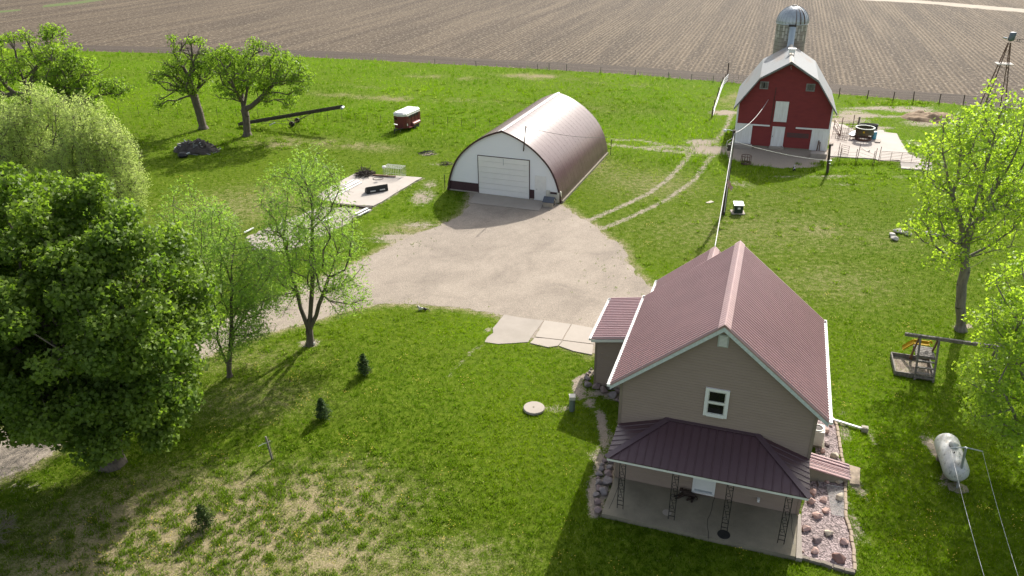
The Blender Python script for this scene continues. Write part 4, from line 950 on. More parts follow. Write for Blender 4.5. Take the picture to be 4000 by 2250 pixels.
o2=m.build('flag',mFlag,None,False,fl+b0+Vector((-.08,-.05,.35))); tag(o2,'small red white and blue flag hanging limp on the utility pole','flag')
o2['label']='small striped flag hanging limp from the utility pole'
sm=o2.modifiers.new('thick','SOLIDIFY'); sm.thickness=.012
PT=b0+tl
cable('power_cable',[PT+Vector((-.05,-.12,-.45)),WP('h',AU,10.6,AZ+.1)],.024,mCableW,'thick white cable sagging from the pole to the farmhouse wing',.35,20)
cable('power_cable',[PT+Vector((.1,.1,-.25)),WP('b',-1.75,-.05,5.1)],.020,mCableW,'white cable rising from the pole top to the barn front',.55,18)
wb=Vector(W(3231,679)); wt=Vector(WY(3243,563,wb.y))
o=thing('service_post','short thick wooden post with wire at the barn yard corner','post',tuple(wb))
MB().tube([(0,0,0),wt-wb],[.14,.10],10).build('post',mWoodDk,o)
MB().box((0,-.14,1.35),(.26,.12,.10)).tube([(-.1,-.14,1.1),(.12,-.14,1.05)],.04,5).build('insulator',mGalv,o)
cable('power_cable',[PT+Vector((.1,-.1,-.9)),wb+Vector((0,-.1,1.35))],.017,mCableW,'white cable sagging from the pole across to the yard corner post',.25,18)
tag(MB().slab(ragged(poly([(2756,792),(2778,785),(2789,790),(2765,796)]),.2,.03),0,.05).build('flat_stone',mRockTan),'flat tan stone in the grass left of the utility pole','stone')
# ------------------------------------------------------------------ fences
def fence(name,label,pts,h,mat,wires=(),r=.03,group='fences round the pastures',lean=.03,wr=.006,extra=None):
    P=[Vector(W(a,b)) for a,b in pts]; o=thing(name,label,'fence',tuple(P[0]),0,group)
    rr=random.Random(len(pts)*13+int(h*10)); tops=[]; proto=None
    for i,p in enumerate(P):
        hh=h*(1+rr.uniform(-.10,.12)); l=Vector((rr.uniform(-lean,lean)*hh,rr.uniform(-lean,lean)*hh,hh)); q=p-P[0]
        MB().tube([q,q+l],r,6).build('post',mat,o); tops.append((q,l))
    m=MB()
    for f_ in wires:
        for i in range(len(tops)-1):
            a=tops[i][0]+tops[i][1]*f_; b=tops[i+1][0]+tops[i+1][1]*f_; m.tube([a,b],wr,4,False)
    if wires: m.build('wire',mDarkSteel,o)
    return o
fence('wire_fence','thin steel post wire fence behind the cottonwoods and horse trailer',[(330,438),(391,437),(468,445),(542,447),(621,451),(696,451),(770,452),(849,453),(926,456),(1010,460),(1095,465),(1176,469),(1226,470),(1282,474),(1337,476),(1388,475),(1436,476),(1488,482),(1540,484),(1589,485),(1637,486),(1693,488),(1749,491),(1803,494),(1857,496),(1914,497),(1972,500),(2030,502)],1.05,mDarkSteel,(.95,.7,.45,.2),.026,lean=.05)
fence('field_fence','grey wooden posts along the field edge behind the arched shed',[(1700,254),(1860,262),(2100,271),(2145,273),(2213,278),(2346,289),(2481,294),(2610,306),(2700,313),(2785,323)],1.0,mWood,(.9,.55),.055,lean=.06)
fence('field_fence','dark wooden posts along the field edge right of the barn',[(3277,378),(3387,387),(3487,397),(3566,400),(3668,405),(3762,410),(3870,418),(3990,428)],1.3,mWoodDk,(.9,.65,.4,.2),.06,lean=.06)
fence('yard_fence','tall thin steel post fence along the front of the barn yard',[(3229,679),(3272,620),(3278,634),(3340,640),(3347,631),(3408,646),(3414,640),(3431,630)],1.6,mRust,(.75,.55,.35,.15),.03,lean=.04,wr=.008)
# board fence left of the barn
P=[Vector(W(a,b)) for a,b in ((2781,458),(2789,432),(2799,402),(2806,380),(2814,356),(2822,338),(2831,326),(2840,315))]
o=thing('board_fence','crooked pale board fence running back left of the barn','fence',tuple(P[0]),0,'fences round the pastures')
for i,p in enumerate(P): MB().tube([p-P[0],p-P[0]+Vector((.03*(-1)**i,0,1.35 if i<7 else 2.6))],.085 if i in(0,7) else .07,7).build('post',mWoodDk,o)
for i in range(len(P)-1):
    a=P[i]-P[0];b_=P[i+1]-P[0]
    for k,z in enumerate((.25,.55,.85)): MB().beam(a+Vector((.12,0,z+.05*((i+k)%2))),b_+Vector((.12,0,z+.06*((i*3+k)%3-1))),.04,.16).build('board',mWhiteOld,o)
def gate(name,label,a,b,h,mat,nr=5,nv=4,r=.028,cat='gate',z0=.12):
    a=Vector(a);b=Vector(b); o=thing(name,label,cat,tuple(a),0); d=b-a
    MB().tube([(0,0,z0),d+Vector((0,0,z0)),d+Vector((0,0,h)),(0,0,h),(0,0,z0)],r,6).build('frame',mat,o)
    for k in range(1,nr): z=z0+(h-z0)*k/nr; MB().tube([(0,0,z),d+Vector((0,0,z))],r*.8,5).build('rail',mat,o)
    for k in range(1,nv): q=d*k/nv; MB().tube([q+Vector((0,0,z0)),q+Vector((0,0,h))],r*.8,5).build('upright',mat,o)
    return o
gate('pipe_gate','pale pipe gate between the board fence and the barn back',W(2843,322),W(2922,328),1.15,mPipe,4,4)
gate('pipe_gate','long pipe gate across the front of the barn yard slab',W(3436,630),W(3640,644),1.05,mPipe,6,5)
gate('corral_gate','tall pipe corral panel beside the barn side wall',W(3252,527),W(3340,522),1.5,mPipe,5,3)
gate('corral_gate','low square mesh panel standing on the barn yard slab',W(3272,532),W(3320,536),1.0,mRust,5,6,.02)
gate('corral_gate','small ladder-like rusty panel near the front yard fence',W(3283,600),W(3312,607),.95,mRust,4,1,.025)
gate('corral_gate','bent pale rail leaning between barn wall and feeder',W(3258,494),W(3282,530),.8,mPipe,2,2,.05)
gate('corral_gate','short row of rusty stall bars left of the feeder',W(3262,543),W(3307,553),.6,mRust,2,5,.025)
for k,(a,b_,h,l) in enumerate((((3281,530),(3291,457),2.1,'tall rusty steel post inside the barn yard panels'),((3331,492),(3335,460),1.3,'rusty steel post behind the barn yard panels'))):
    p=Vector(W(*a)); tag(MB().tube([p,p+Vector((0,0,h))],.045,6).build('steel_post',mRust),l,'post')
p=Vector(W(3351,496)); tag(MB().tube([p,p+Vector((0,0,1.2))],.11,8).build('wooden_post',mWood),'thick grey wooden post behind the round feeder','post')
# round bale feeder
def feeder(name,label,px,py,r,h,mat_top,mat_ring,nb,bars_full=False,cone=.0):
    c=W(px,py); o=thing(name,label,'hay feeder',tuple(c))
    if not bars_full:
        MB().lathe([(r+cone,h*.52),(r+cone+.04,h),(r+cone+.0,h),(r+cone-.04,h*.52)],(0,0,0),32,caps=False).build('upper_band',mat_top,o,True)
        MB().lathe([(r+cone+.06,h-.02),(r+cone+.06,h+.05),(r+cone-.04,h+.05),(r+cone-.04,h-.02)],(0,0,0),32,caps=False).build('rim',MAT('pale_green_rim',(.45,.52,.42),None,3,.5),o)
    else: MB().lathe([(r+.02,h-.03),(r+.02,h+.02),(r-.02,h+.02),(r-.02,h-.03)],(0,0,0),28,caps=False).build('rim',mat_top,o)
    MB().lathe([(r,0.02),(r+.02,h*.24),(r-.02,h*.24),(r-.04,.02)],(0,0,0),32,caps=False).build('lower_band',mat_ring,o,True)
    for k in range(nb):
        t=2*math.pi*k/nb; r2=r+cone if not bars_full else r; MB().tube([(r*math.cos(t),r*math.sin(t),h*.2),(r2*math.cos(t),r2*math.sin(t),h*(.55 if not bars_full else 1))],.022,5).build('bar',mDarkSteel if not bars_full else mRust,o)
    return o
mFeed=MAT('rusty_green_steel',(.12,.075,.035),(.07,.085,.04),2.5,.7,.1)
f1=feeder('bale_feeder','round rusty green bale feeder standing on the barn yard slab',3371,548,.84,1.42,mFeed,mRust,20,False,.10)
MB().box((-.45,-.86,1.12),(.24,.05,.2)).build('warning_sticker',mYellow,f1)
feeder('bale_feeder','small rusty hoop feeder in the shade of the barn front',2912,640,.50,.85,mRust,mRust,12,True)
c=W(3389,505); o=thing('stock_tank','black oval stock tank behind the round feeder','tank',tuple(c),R_(-10))
pf=[(1.05*math.cos(t),.45*math.sin(t)) for t in np.linspace(0,2*math.pi,28,endpoint=False)]
MB().slab(pf,0,.12).build('bottom',mRubber,o); m=MB(); k=len(pf)
m.v=[(x,y,0) for x,y in pf]+[(x*1.04,y*1.06,.62) for x,y in pf]+[(x*.97,y*.93,.62) for x,y in pf]+[(x*.94,y*.9,.1) for x,y in pf]
m.f=[(i+a*k,(i+1)%k+a*k,(i+1)%k+(a+1)*k,i+(a+1)*k) for a in range(3) for i in range(k)]; m.build('wall',mRubber,o,True)
c=W(3411,545); o=thing('plastic_drum','light blue plastic drum right of the round feeder','drum',tuple(c))
MB().lathe([(.25,0),(.28,.06),(.28,.27),(.29,.30),(.28,.33),(.28,.58),(.29,.61),(.28,.64),(.28,.82),(.24,.88)],(0,0,0),20).build('body',mBlue,o,True); MB().lathe([(.05,0),(.05,.03)],(.1,.05,.88),8).build('bung',mWhite,o)
c=W(3333,545); o=thing('mineral_feeder','tilted metal hood feeder on legs left of the round feeder','feeder',tuple(c),R_(25))
MB().quadp([(-.5,-.3,.55),(.75,-.3,.95),(.75,.35,1.0),(-.5,.35,.6)],.03).build('hood',mGalv,o); MB().extr([(-.4,.35),(.5,.35),(.6,.6),(-.45,.48)],-.22,.25).build('tub',mRust,o)
for x in (-.3,.4):
    for y in (-.2,.2): MB().beam((x,y,0),(x,y,.4),.05,.05).build('leg',mRust,o)
tag(MB().tube([W(3362,576,.06),W(3375,585,.06),W(3386,592,.06),W(3393,594,.07)],.06,6).tube([W(3393,594,.07),W(3397,588,.22)],.06,6).build('bent_pipe',mPipe),'bent pale pipe lying on the yard slab in front of the feeder','pipe')
tag(MB().slab(ragged(poly([(3418,552),(3436,551),(3441,556),(3438,562),(3416,560)]),.3,.04),.07,.20).build('concrete_block',mConcNew),'pale concrete block next to the blue drum','concrete block')
tag(MB().slab(ragged(poly([(3239,566),(3252,561),(3255,570),(3243,573)]),.3,.04),.0,.3).build('concrete_block',mConcNew),'pale concrete block against the right barn wall','concrete block')
# ------------------------------------------------------------------ windmill tower
Wc=Vector((56.9,90.1,0)); o=thing('windmill_tower','tall rusty lattice windmill tower with wheel missing at the right edge','windmill',tuple(Wc),R_(-18))
hb,ht,zz=1.32,.10,9.1
cs=[(-1,-1),(1,-1),(1,1),(-1,1)]
for x,y in cs: MB().beam((x*hb,y*hb,0),(x*ht,y*ht,zz),.09,.09).build('leg',mRust,o)
for z in (1.1,2.6,4.0,5.3,6.4,7.4):
    q=hb+(ht-hb)*z/zz; q2=hb+(ht-hb)*(z+1.15)/zz
    br_=MB()
    for i in range(4):
        a,b_=cs[i],cs[(i+1)%4]; br_.beam((a[0]*q,a[1]*q,z),(b_[0]*q,b_[1]*q,z),.035,.035); br_.beam((a[0]*q,a[1]*q,z),(b_[0]*q2,b_[1]*q2,z+1.15),.02,.02)
    br_.build('girt',mRust,o)
ld=MB()
for z in np.arange(.6,8.4,.36):
    q=hb+(ht-hb)*z/zz; ld.beam((q*.9-.36*.5,-q,z),(q*.9+.1,-q,z),.03,.03)
ld.build('ladder',mRust,o)
MB().slab([(-.85,-.75),(.85,-.75),(.85,.75),(-.85,.75)],6.72,6.80).build('platform',MAT('pale_platform_boards',(.50,.47,.42),(.36,.33,.29),4,.85),o)
m=MB().lathe([(.10,0),(.32,.12),(.34,.2),(.34,.95),(.30,1.0)],(0,0,0),16); m.v=[(x+.10*z,y,z) for x,y,z in m.v]; m.build('gear_hood',MAT('blue_grey_tin',(.16,.19,.21),(.11,.13,.15),3,.5,.3),o,True,(.05,0,zz+.12))
MB().tube([(-.35,0,zz+.45),(-.75,0,zz+.5)],.10,8).build('hub_shaft',mGalv,o)
MB().beam((.3,0,zz+.42),(2.6,-.3,zz+.36),.05,.06).beam((.4,0,zz+.12),(2.6,-.3,zz+.10),.05,.05).beam((.9,-.05,zz+.1),(.9,-.05,zz+.42),.05,.05).beam((.7,-.05,zz+.1),(.7,-.05,zz+.42),.05,.05).build('tail_boom',mDarkSteel,o)
# ------------------------------------------------------------------ horse trailer
o=thing('horse_trailer','faded maroon horse trailer with white roof parked in the pasture','trailer',(-12.95,89.35,0),R_(-24))
tw=.86
plan=[(-tw,3.3),(-tw,.25),(-.62,-.12),(0,-.28),(.62,-.12),(tw,.25),(tw,3.3)]
MB().slab(plan,.38,1.80).build('body',mTrailRed,o)
b=MB(); n=len(plan); P2=[(x*1.03,y*1.0-.03) for x,y in plan]; P3=[(x*.80,.12+y*.96) for x,y in plan]
b.slab(P2,1.80,2.04); b.add([(x,y,2.04) for x,y in P2]+[(x,y,2.20) for x,y in P3],[(i,(i+1)%n,(i+1)%n+n,i+n) for i in range(n)]+[tuple(range(n,2*n))]); b.build('roof',mTrailTop,o)
for k in range(4): MB().box((tw+.025,.55+k*.78,1.1),(.05,.07,1.4)).build('side_post',mTrailRed,o)
for k in range(3): MB().box((tw+.012,.94+k*.78,1.58),(.02,.6,.30)).build('side_opening',mRubber,o)
MB().beam((tw+.03,.3,1.78),(tw+.03,3.3,1.78),.05,.06).build('drip_rail',mTrailTop,o)
for v in (1.75,2.40):
    wh=thing('wheel',None,None,(tw+.12,v,.33)); wh.parent=o; del_=None
    m=MB().lathe([(.18,-.09),(.33,-.09),(.35,-.05),(.35,.05),(.33,.09),(.18,.09)],(0,0,0),20); m.v=[(z,x,y) for x,y,z in m.v]; m.build('tyre',mRubber,wh)
    m=MB().lathe([(.0,.06),(.18,.07),(.18,-.02)],(0,0,0),14,caps=False); m.v=[(z,x,y) for x,y,z in m.v]; m.build('rim',mTrailTop,wh)
m=MB().extr([(0,.55),(.34,.55),(.34,.74),(.25,.80),(0,.82)],1.32,2.84); m.build('fender',MAT('pink_faded_fender',(.42,.18,.15),(.35,.13,.11),3,.5),o).location=(tw-.03,0,0)
MB().box((tw+.16,.9,.42),(.3,.95,.06)).build('running_board',mTrailRed,o)
MB().box((0,3.34,1.05),(1.66,.06,1.3)).build('tail_gate',mTrailRed,o)
MB().extr([(-.5,-.05),(.05,-.05),(.05,1.3)],3.2,3.26).build('gate_wing',mTrailRed,o).location=(tw-.05,.15,.38)
MB().box((-.38,-.22,1.5),(.34,.03,.18),R_(-15)).build('front_window',mGlass,o); MB().box((-.38,-.212,1.5),(.42,.025,.25),R_(-15)).build('window_frame',mTrailTop,o)
MB().lathe([(.09,0),(.09,.03)],(0,0,0),14).build('front_emblem',mTrailTop,o)
_e=o.children[-1]; _e.rotation_euler=(R_(90),0,R_(22)); _e.location=(.36,-.22,1.5)
MB().box((tw+.02,.28,.78),(.03,.14,.26)).build('access_hatch',mTrailTop,o)
MB().beam((-.5,-.1,.42),(0,-1.3,.42),.08,.10).beam((.5,-.1,.42),(0,-1.3,.42),.08,.10).beam((0,-1.25,0),(0,-1.25,.6),.06,.06).build('hitch',mDarkSteel,o)
# ------------------------------------------------------------------ old bale conveyor
lo=Vector(W(935,488,.25)); up=Vector(W(1336,421,2.7)); ax_=(up-lo)
o=thing('bale_conveyor','long dark rusty bale conveyor propped on wheels behind the cottonwoods','conveyor',(lo.x,lo.y,0)); lo0=Vector((0,0,.25)); up0=up-Vector((lo.x,lo.y,0))
dn=(up0-lo0).normalized(); sd_=dn.cross(Vector((0,0,1))).normalized()
MB().beam(lo0,up0,.50,.07).build('chute_floor',mDarkSteel,o)
for s in (-1,1): MB().beam(lo0+sd_*.27*s+Vector((0,0,.12)),up0+sd_*.27*s+Vector((0,0,.12)),.04,.34).build('side_board',mDarkSteel,o)
sl_=MB()
for t in np.linspace(.02,.98,46): sl_.beam(lo0.lerp(up0,t)+sd_*.24+Vector((0,0,.07)),lo0.lerp(up0,t)-sd_*.24+Vector((0,0,.07)),.04,.04)
sl_.build('slats',mRust,o)
m=MB().tube([up0+sd_*.3+dn*.05,up0-sd_*.3+dn*.05],.16,12).build('head_roller',mGalv,o)
w1=Vector(W(1141,496))-Vector((lo.x,lo.y,0)); w2=Vector(W(1162,482))-Vector((lo.x,lo.y,0)); axl=(w2-w1).normalized()
for k,wp in enumerate((w1,w2)):
    wh=thing('wheel',None,None,(wp.x,wp.y,.34),math.atan2(axl.y,axl.x)); wh.parent=o
    m=MB().lathe([(.16,-.07),(.31,-.08),(.34,-.04),(.34,.04),(.31,.08),(.16,.07)],(0,0,0),18); m.v=[(z,x,y) for x,y,z in m.v]; m.build('tyre',mRubber,wh)
    m=MB().lathe([(.0,.03),(.16,.05),(.16,-.05)],(0,0,0),12,caps=False); m.v=[(z,x,y) for x,y,z in m.v]; m.build('rim',mGalv,wh)
MB().tube([w1+Vector((0,0,.34)),w2+Vector((0,0,.34))],.04,6).build('axle',mRust,o)
pm=lo0.lerp(up0,.46); pu=lo0.lerp(up0,.72)
for k,wp in enumerate((w1,w2)):
    MB().beam(wp+Vector((0,0,.34)),pu+sd_*(.22 if k==0 else -.22),.07,.07).build('lift_arm',mPipe,o)
    MB().beam(wp+Vector((0,0,.34)),lo0.lerp(up0,.47)+sd_*(.22 if k==0 else -.22),.05,.05).build('strut',mRust,o)
    MB().beam(wp+Vector((0,0,.34)),lo0.lerp(up0,.16)+sd_*(.2 if k==0 else -.2),.04,.04).build('tie_rod',mDarkSteel,o)
tr=lo0.lerp(up0,.3); MB().beam(tr+Vector((0,-.3,-.6)),tr+Vector((.5,.5,-.45)),.05,.12).build('drive_cover',mGalv,o)
# ------------------------------------------------------------------ junk on the old slab and in the pasture
c=W(1476,752,.12); o=thing('loader_bucket','black steel loader bucket lying on the old concrete slab','bucket',tuple(c),R_(27))
q=[(-.0,0),(.62,0),(.70,.06),(.50,.42),(.18,.62),(.10,.60)]
m=MB(); 
for x in (-1.02,.98): m.extr([(y,z) for y,z in q],x,x+.04)
m.v=[(y,x,z) for x,y,z in m.v]; m.build('end_plate',mRubber,o)
m=MB(); m.extr([(.0,.0),(.08,0),(.20,.60),(.12,.62)],-1.0,1.0); m.extr([(0,0),(.68,0),(.68,.05),(0,.05)],-1,1); m.extr([(.14,.55),(.5,.38),(.52,.42),(.16,.62)],-1,1); m.v=[(y,x,z) for x,y,z in m.v]; m.build('shell',mRubber,o)
for x in (-.45,.45): MB().box((x,-.03,.22),(.5,.06,.10)).build('mount_rail',mGalv,o)
c=W(1498,690,.12); o=thing('wire_cage','open white wire cage standing on a plank at the back of the slab','cage',tuple(c),R_(-20))
m=MB(); X,Y,Z=1.9,1.1,.95
for x in np.linspace(0,X,11):
    for y in (0,Y): m.tube([(x,y,0),(x,y,Z)],.012,4)
    m.tube([(x,0,Z),(x,Y,Z)],.010,4)
for y in np.linspace(0,Y,7):
    for x in (0,X): m.tube([(x,y,0),(x,y,Z)],.012,4)
    m.tube([(0,y,Z),(X,y,Z)],.010,4)
for z in (.02,Z):
    m.tube([(0,0,z),(X,0,z),(X,Y,z),(0,Y,z),(0,0,z)],.018,5)
m.build('mesh',mCableW,o)
tag(MB().beam(W(1457,683,.2),W(1545,690,.2),.20,.12).build('plank',mWoodBr),'thick brown plank along the front of the white wire cage','plank')
o=tag(MB().lathe([(0,.0),(.16,.03),(.2,.14),(.14,.22),(0,.25)],tuple(W(1500,657,1.1)),10).build('white_jug',mWhite),'white plastic lump on top of the wire cage','jug')
def brush(name,px,py,r,h,n,mat,label,seed,z=.1,L=(.5,1.3)):
    c=W(px,py,z); m=MB(); R=np.random.default_rng(seed)
    for k in range(n):
        a=R.uniform(0,6.28); q=R.uniform(0,1)**.5*r; hh=h*(1-(q/r)**2)*R.uniform(.2,1); p=Vector((c[0]+q*math.cos(a),c[1]+q*math.sin(a),z+hh)); d=Vector(R.normal(size=3)); d.z*=.25; d.normalize(); l=R.uniform(*L)/2
        p0=p-d*l;p1=p+d*l; p0.z=max(p0.z,z);p1.z=max(p1.z,z); m.tube([p0,p+Vector(R.normal(size=3))*.04,p1],R.uniform(.012,.03),4)
    return tag(m.build(name,mat),label,'brush pile')
brush('brush_pile',1424,684,.85,.75,150,mWoodDk,'dark pile of sticks at the back corner of the old slab',5)
tag(MB().tube([W(1477,697,.16)+np.array([.5*math.cos(t),.38*math.sin(t),.02*math.sin(3*t)]) for t in np.linspace(0,12,50)],.025,5).build('wire_coil',mDarkSteel),'loose coil of wire lying on the old slab','wire coil')
gp='boards lying on the old slab'
for k,(a,b_,w_,l) in enumerate((((1335,752),(1412,712),.20,'pale long board lying nearest the loader bucket on the old slab'),((1330,744),(1405,706),.16,'white board second in the row on the old slab'),((1350,727),(1398,703),.14,'short pale board third in the row on the old slab'),((1340,724),(1383,702),.12,'short white board farthest from the loader bucket'),((1290,776),(1340,752),.18,'board end showing between the willow branches on the slab'),((1388,836),(1436,812),.25,'bright board at the near corner of the old slab'),((1400,842),(1446,818),.16,'bright board beside the one at the near slab corner'),((1255,868),(1300,846),.14,'white board lying on the broken slab behind the willow'),((955,908),(990,890),.14,'white board at the far left end of the broken slab'))):
    tag(MB().beam(W(*a,.17),W(*b_,.17),w_,.06).build('board',mWhiteOld),l,'board',gp)
tag(MB().beam(W(1318,797,.16),W(1452,812,.16),.25,.14).build('timber_beam',mWoodDk),'dark beam along the lower edge of the old slab','beam')
tag(MB().beam(W(1235,790,.12),W(1252,797,.12),.3,.2).build('timber_offcut',mWoodDk),'dark block of wood at the left side of the old slab','wood block')
gr='rubble on the broken slab'
R=np.random.default_rng(44); RB=np.array([q[:2] for q in RUB])
for k in range(26):
    while True:
        px,py=R.uniform(955,1440),R.uniform(815,985); X=W(px,py)
        if inside(RB,np.array(X[0]),np.array(X[1])): break
    s=R.uniform(.2,.6); bm=rock_mb(s,s*.7,s*.4,500+k,10); me=bpy.data.meshes.new('rubble_chunk'); bm.to_mesh(me); bm.free(); me.materials.append(mRockPale if k%3 else mRockGrey)
    o=bpy.data.objects.new('rubble_chunk',me); COL.objects.link(o); o.location=(X[0],X[1],.04); o.rotation_euler=(0,0,k)
    tag(o,'loose concrete chunk on the broken slab behind the young willows','rubble',gr)
# burnt debris heap
c=W(768,590); o=thing('debris_heap','dark heap of charred rubbish and earth under the cottonwoods','heap',tuple(c),R_(-14))
Rg=np.random.default_rng(9); n=34; X,Y=np.meshgrid(np.linspace(-2.9,2.9,n),np.linspace(-1.7,1.7,n)); q=(X/2.7)**2+(Y/1.5)**2
Zm=1.35*np.clip(1-q,0,1)**.8*(.25+1.3*fbm(X+40,Y+40,.8,77,5))-.04
ii2=(np.arange(n-1)[:,None]*n+np.arange(n-1)[None,:]).ravel()
mAsh=MAT('charred_earth',(.045,.038,.033),(.10,.085,.075),3,.95,bump=1,bscale=18)
mesh_np('earth',np.stack([X.ravel(),Y.ravel(),Zm.ravel()],1),np.stack([ii2,ii2+1,ii2+n+1,ii2+n],1),mAsh,o)
for k in range(64):
    a=Rg.uniform(0,6.28); q=Rg.uniform(.1,1.1); x,y=2.4*q*math.cos(a),1.3*q*math.sin(a); z=max(.06,.95*(1-q*q)+.05)
    d=Vector(Rg.normal(size=3)); d.z*=.4; d.normalize(); l=Rg.uniform(.25,.8); MB().beam(Vector((x,y,z))-d*l,Vector((x,y,z))+d*l,Rg.uniform(.05,.16),.06).build('scrap_plank',(mWood,mWoodDk,mDarkSteel,mGalv)[k%4],o)
for k,(px,py,s,lab) in enumerate(((711,588,.95,'largest pale boulder at the left foot of the dark heap'),(733,589,.6,'round grey boulder beside the largest one at the dark heap'),(690,585,.6,'grey boulder at the far left of the dark heap'),(700,566,.4,'small pale stone on the left flank of the dark heap'),(717,572,.4,'small pale stone above the largest boulder of the heap'))): rock('heap_boulder',px,py,s,mRockPale,lab,600+k,'boulders at the dark heap',.8,.7)
tag(MB().slab(ragged(poly([(805,592),(826,584),(835,593),(812,593)]),.3,.03),.05,.18).build('paving_slab',mConc),'pale flat slab leaning at the right foot of the dark heap','slab')
c=W(716,614); o=thing('scrap_metal','black scrap metal lump with pale end below the dark heap','scrap',tuple(c))
MB().lathe([(0,0),(.45,.05),(.55,.25),(.35,.5),(0,.55)],(0,0,0),9).build('lump',mRubber,o); MB().tube([(.3,0,.3),(.75,.1,.45)],.10,8).build('pipe_end',mGalv,o)
brush('ash_pile',1672,600,.9,.3,60,mRubber,'small black burnt patch of sticks left of the arched shed',8,0,(.3,.7))
brush('stick_pile',1740,641,.6,.16,26,mWoodDk,'few dark sticks in the grass just left of the arched shed',12,0,(.4,.9))
# manure heap
c=W(3632,462); o=thing('manure_heap','low brown heap of old straw manure right of the barn yard','heap',tuple(c),R_(-10))
n=40; X,Y=np.meshgrid(np.linspace(-3.6,3.6,n),np.linspace(-2.6,2.6,n)); q=(X/3.3)**2+(Y/2.3)**2
Zm=.7*np.clip(1-q,0,1)**.7*(.25+1.4*fbm(X+9,Y+9,.9,5))-.04; ii2=(np.arange(n-1)[:,None]*n+np.arange(n-1)[None,:]).ravel()
mesh_np('straw',np.stack([X.ravel(),Y.ravel(),Zm.ravel()],1),np.stack([ii2,ii2+1,ii2+n+1,ii2+n],1),MAT('brown_straw',(.20,.13,.075),(.33,.24,.15),2.5,.95,bump=1,bscale=20),o)
# ------------------------------------------------------------------ trees
def tubes_np(segs,k=6):
    V=[];F=[];n0=0
    a=np.array([s[0] for s in segs]);b=np.array([s[1] for s in segs]);ra=np.array([s[2] for s in segs]);rb=np.array([s[3] for s in segs])
    d=b-a; L=np.linalg.norm(d,axis=1)[:,None]; d=d/np.maximum(L,1e-6); up=np.where(np.abs(d[:,2:3])<.9,np.array([[0,0,1.]]),np.array([[1.,0,0]]))
    x=np.cross(up,d); x/=np.linalg.norm(x,axis=1)[:,None]; y=np.cross(d,x); N=len(segs)
    t=2*np.pi*np.arange(k)/k; ring=np.cos(t)[None,:,None]*x[:,None,:]+np.sin(t)[None,:,None]*y[:,None,:]
    V=np.concatenate([a[:,None,:]+ring*ra[:,None,None],b[:,None,:]+ring*rb[:,None,None]],1).reshape(-1,3)
    j=np.arange(k); F=np.stack([j,(j+1)%k,(j+1)%k+k,j+k],1)[None]+(np.arange(N)*2*k)[:,None,None]
    return V,F.reshape(-1,4)
def leaves_np(C,N,length,width,R,fold=.25,wave=.25):
    "C leaf centres, N preferred normals -> folded diamond leaves"
    n=len(C); nrm=N+R.normal(size=(n,3))*.75; nrm/=np.linalg.norm(nrm,axis=1)[:,None]
    t=R.normal(size=(n,3)); t-= (t*nrm).sum(1)[:,None]*nrm; t/=np.linalg.norm(t,axis=1)[:,None]; s=np.cross(nrm,t)
    l=length*R.uniform(.65,1.25,(n,1)); w=width*R.uniform(.7,1.2,(n,1))
    b=C-t*l/2; tip=C+t*l/2-nrm*l*wave; m=C-t*l*.05
    p1=m+s*w/2+nrm*w*fold; p2=m-s*w/2+nrm*w*fold
    V=np.stack([b,p1,tip,p2],1).reshape(-1,3); F=np.arange(4*n).reshape(n,4)
    return V,F
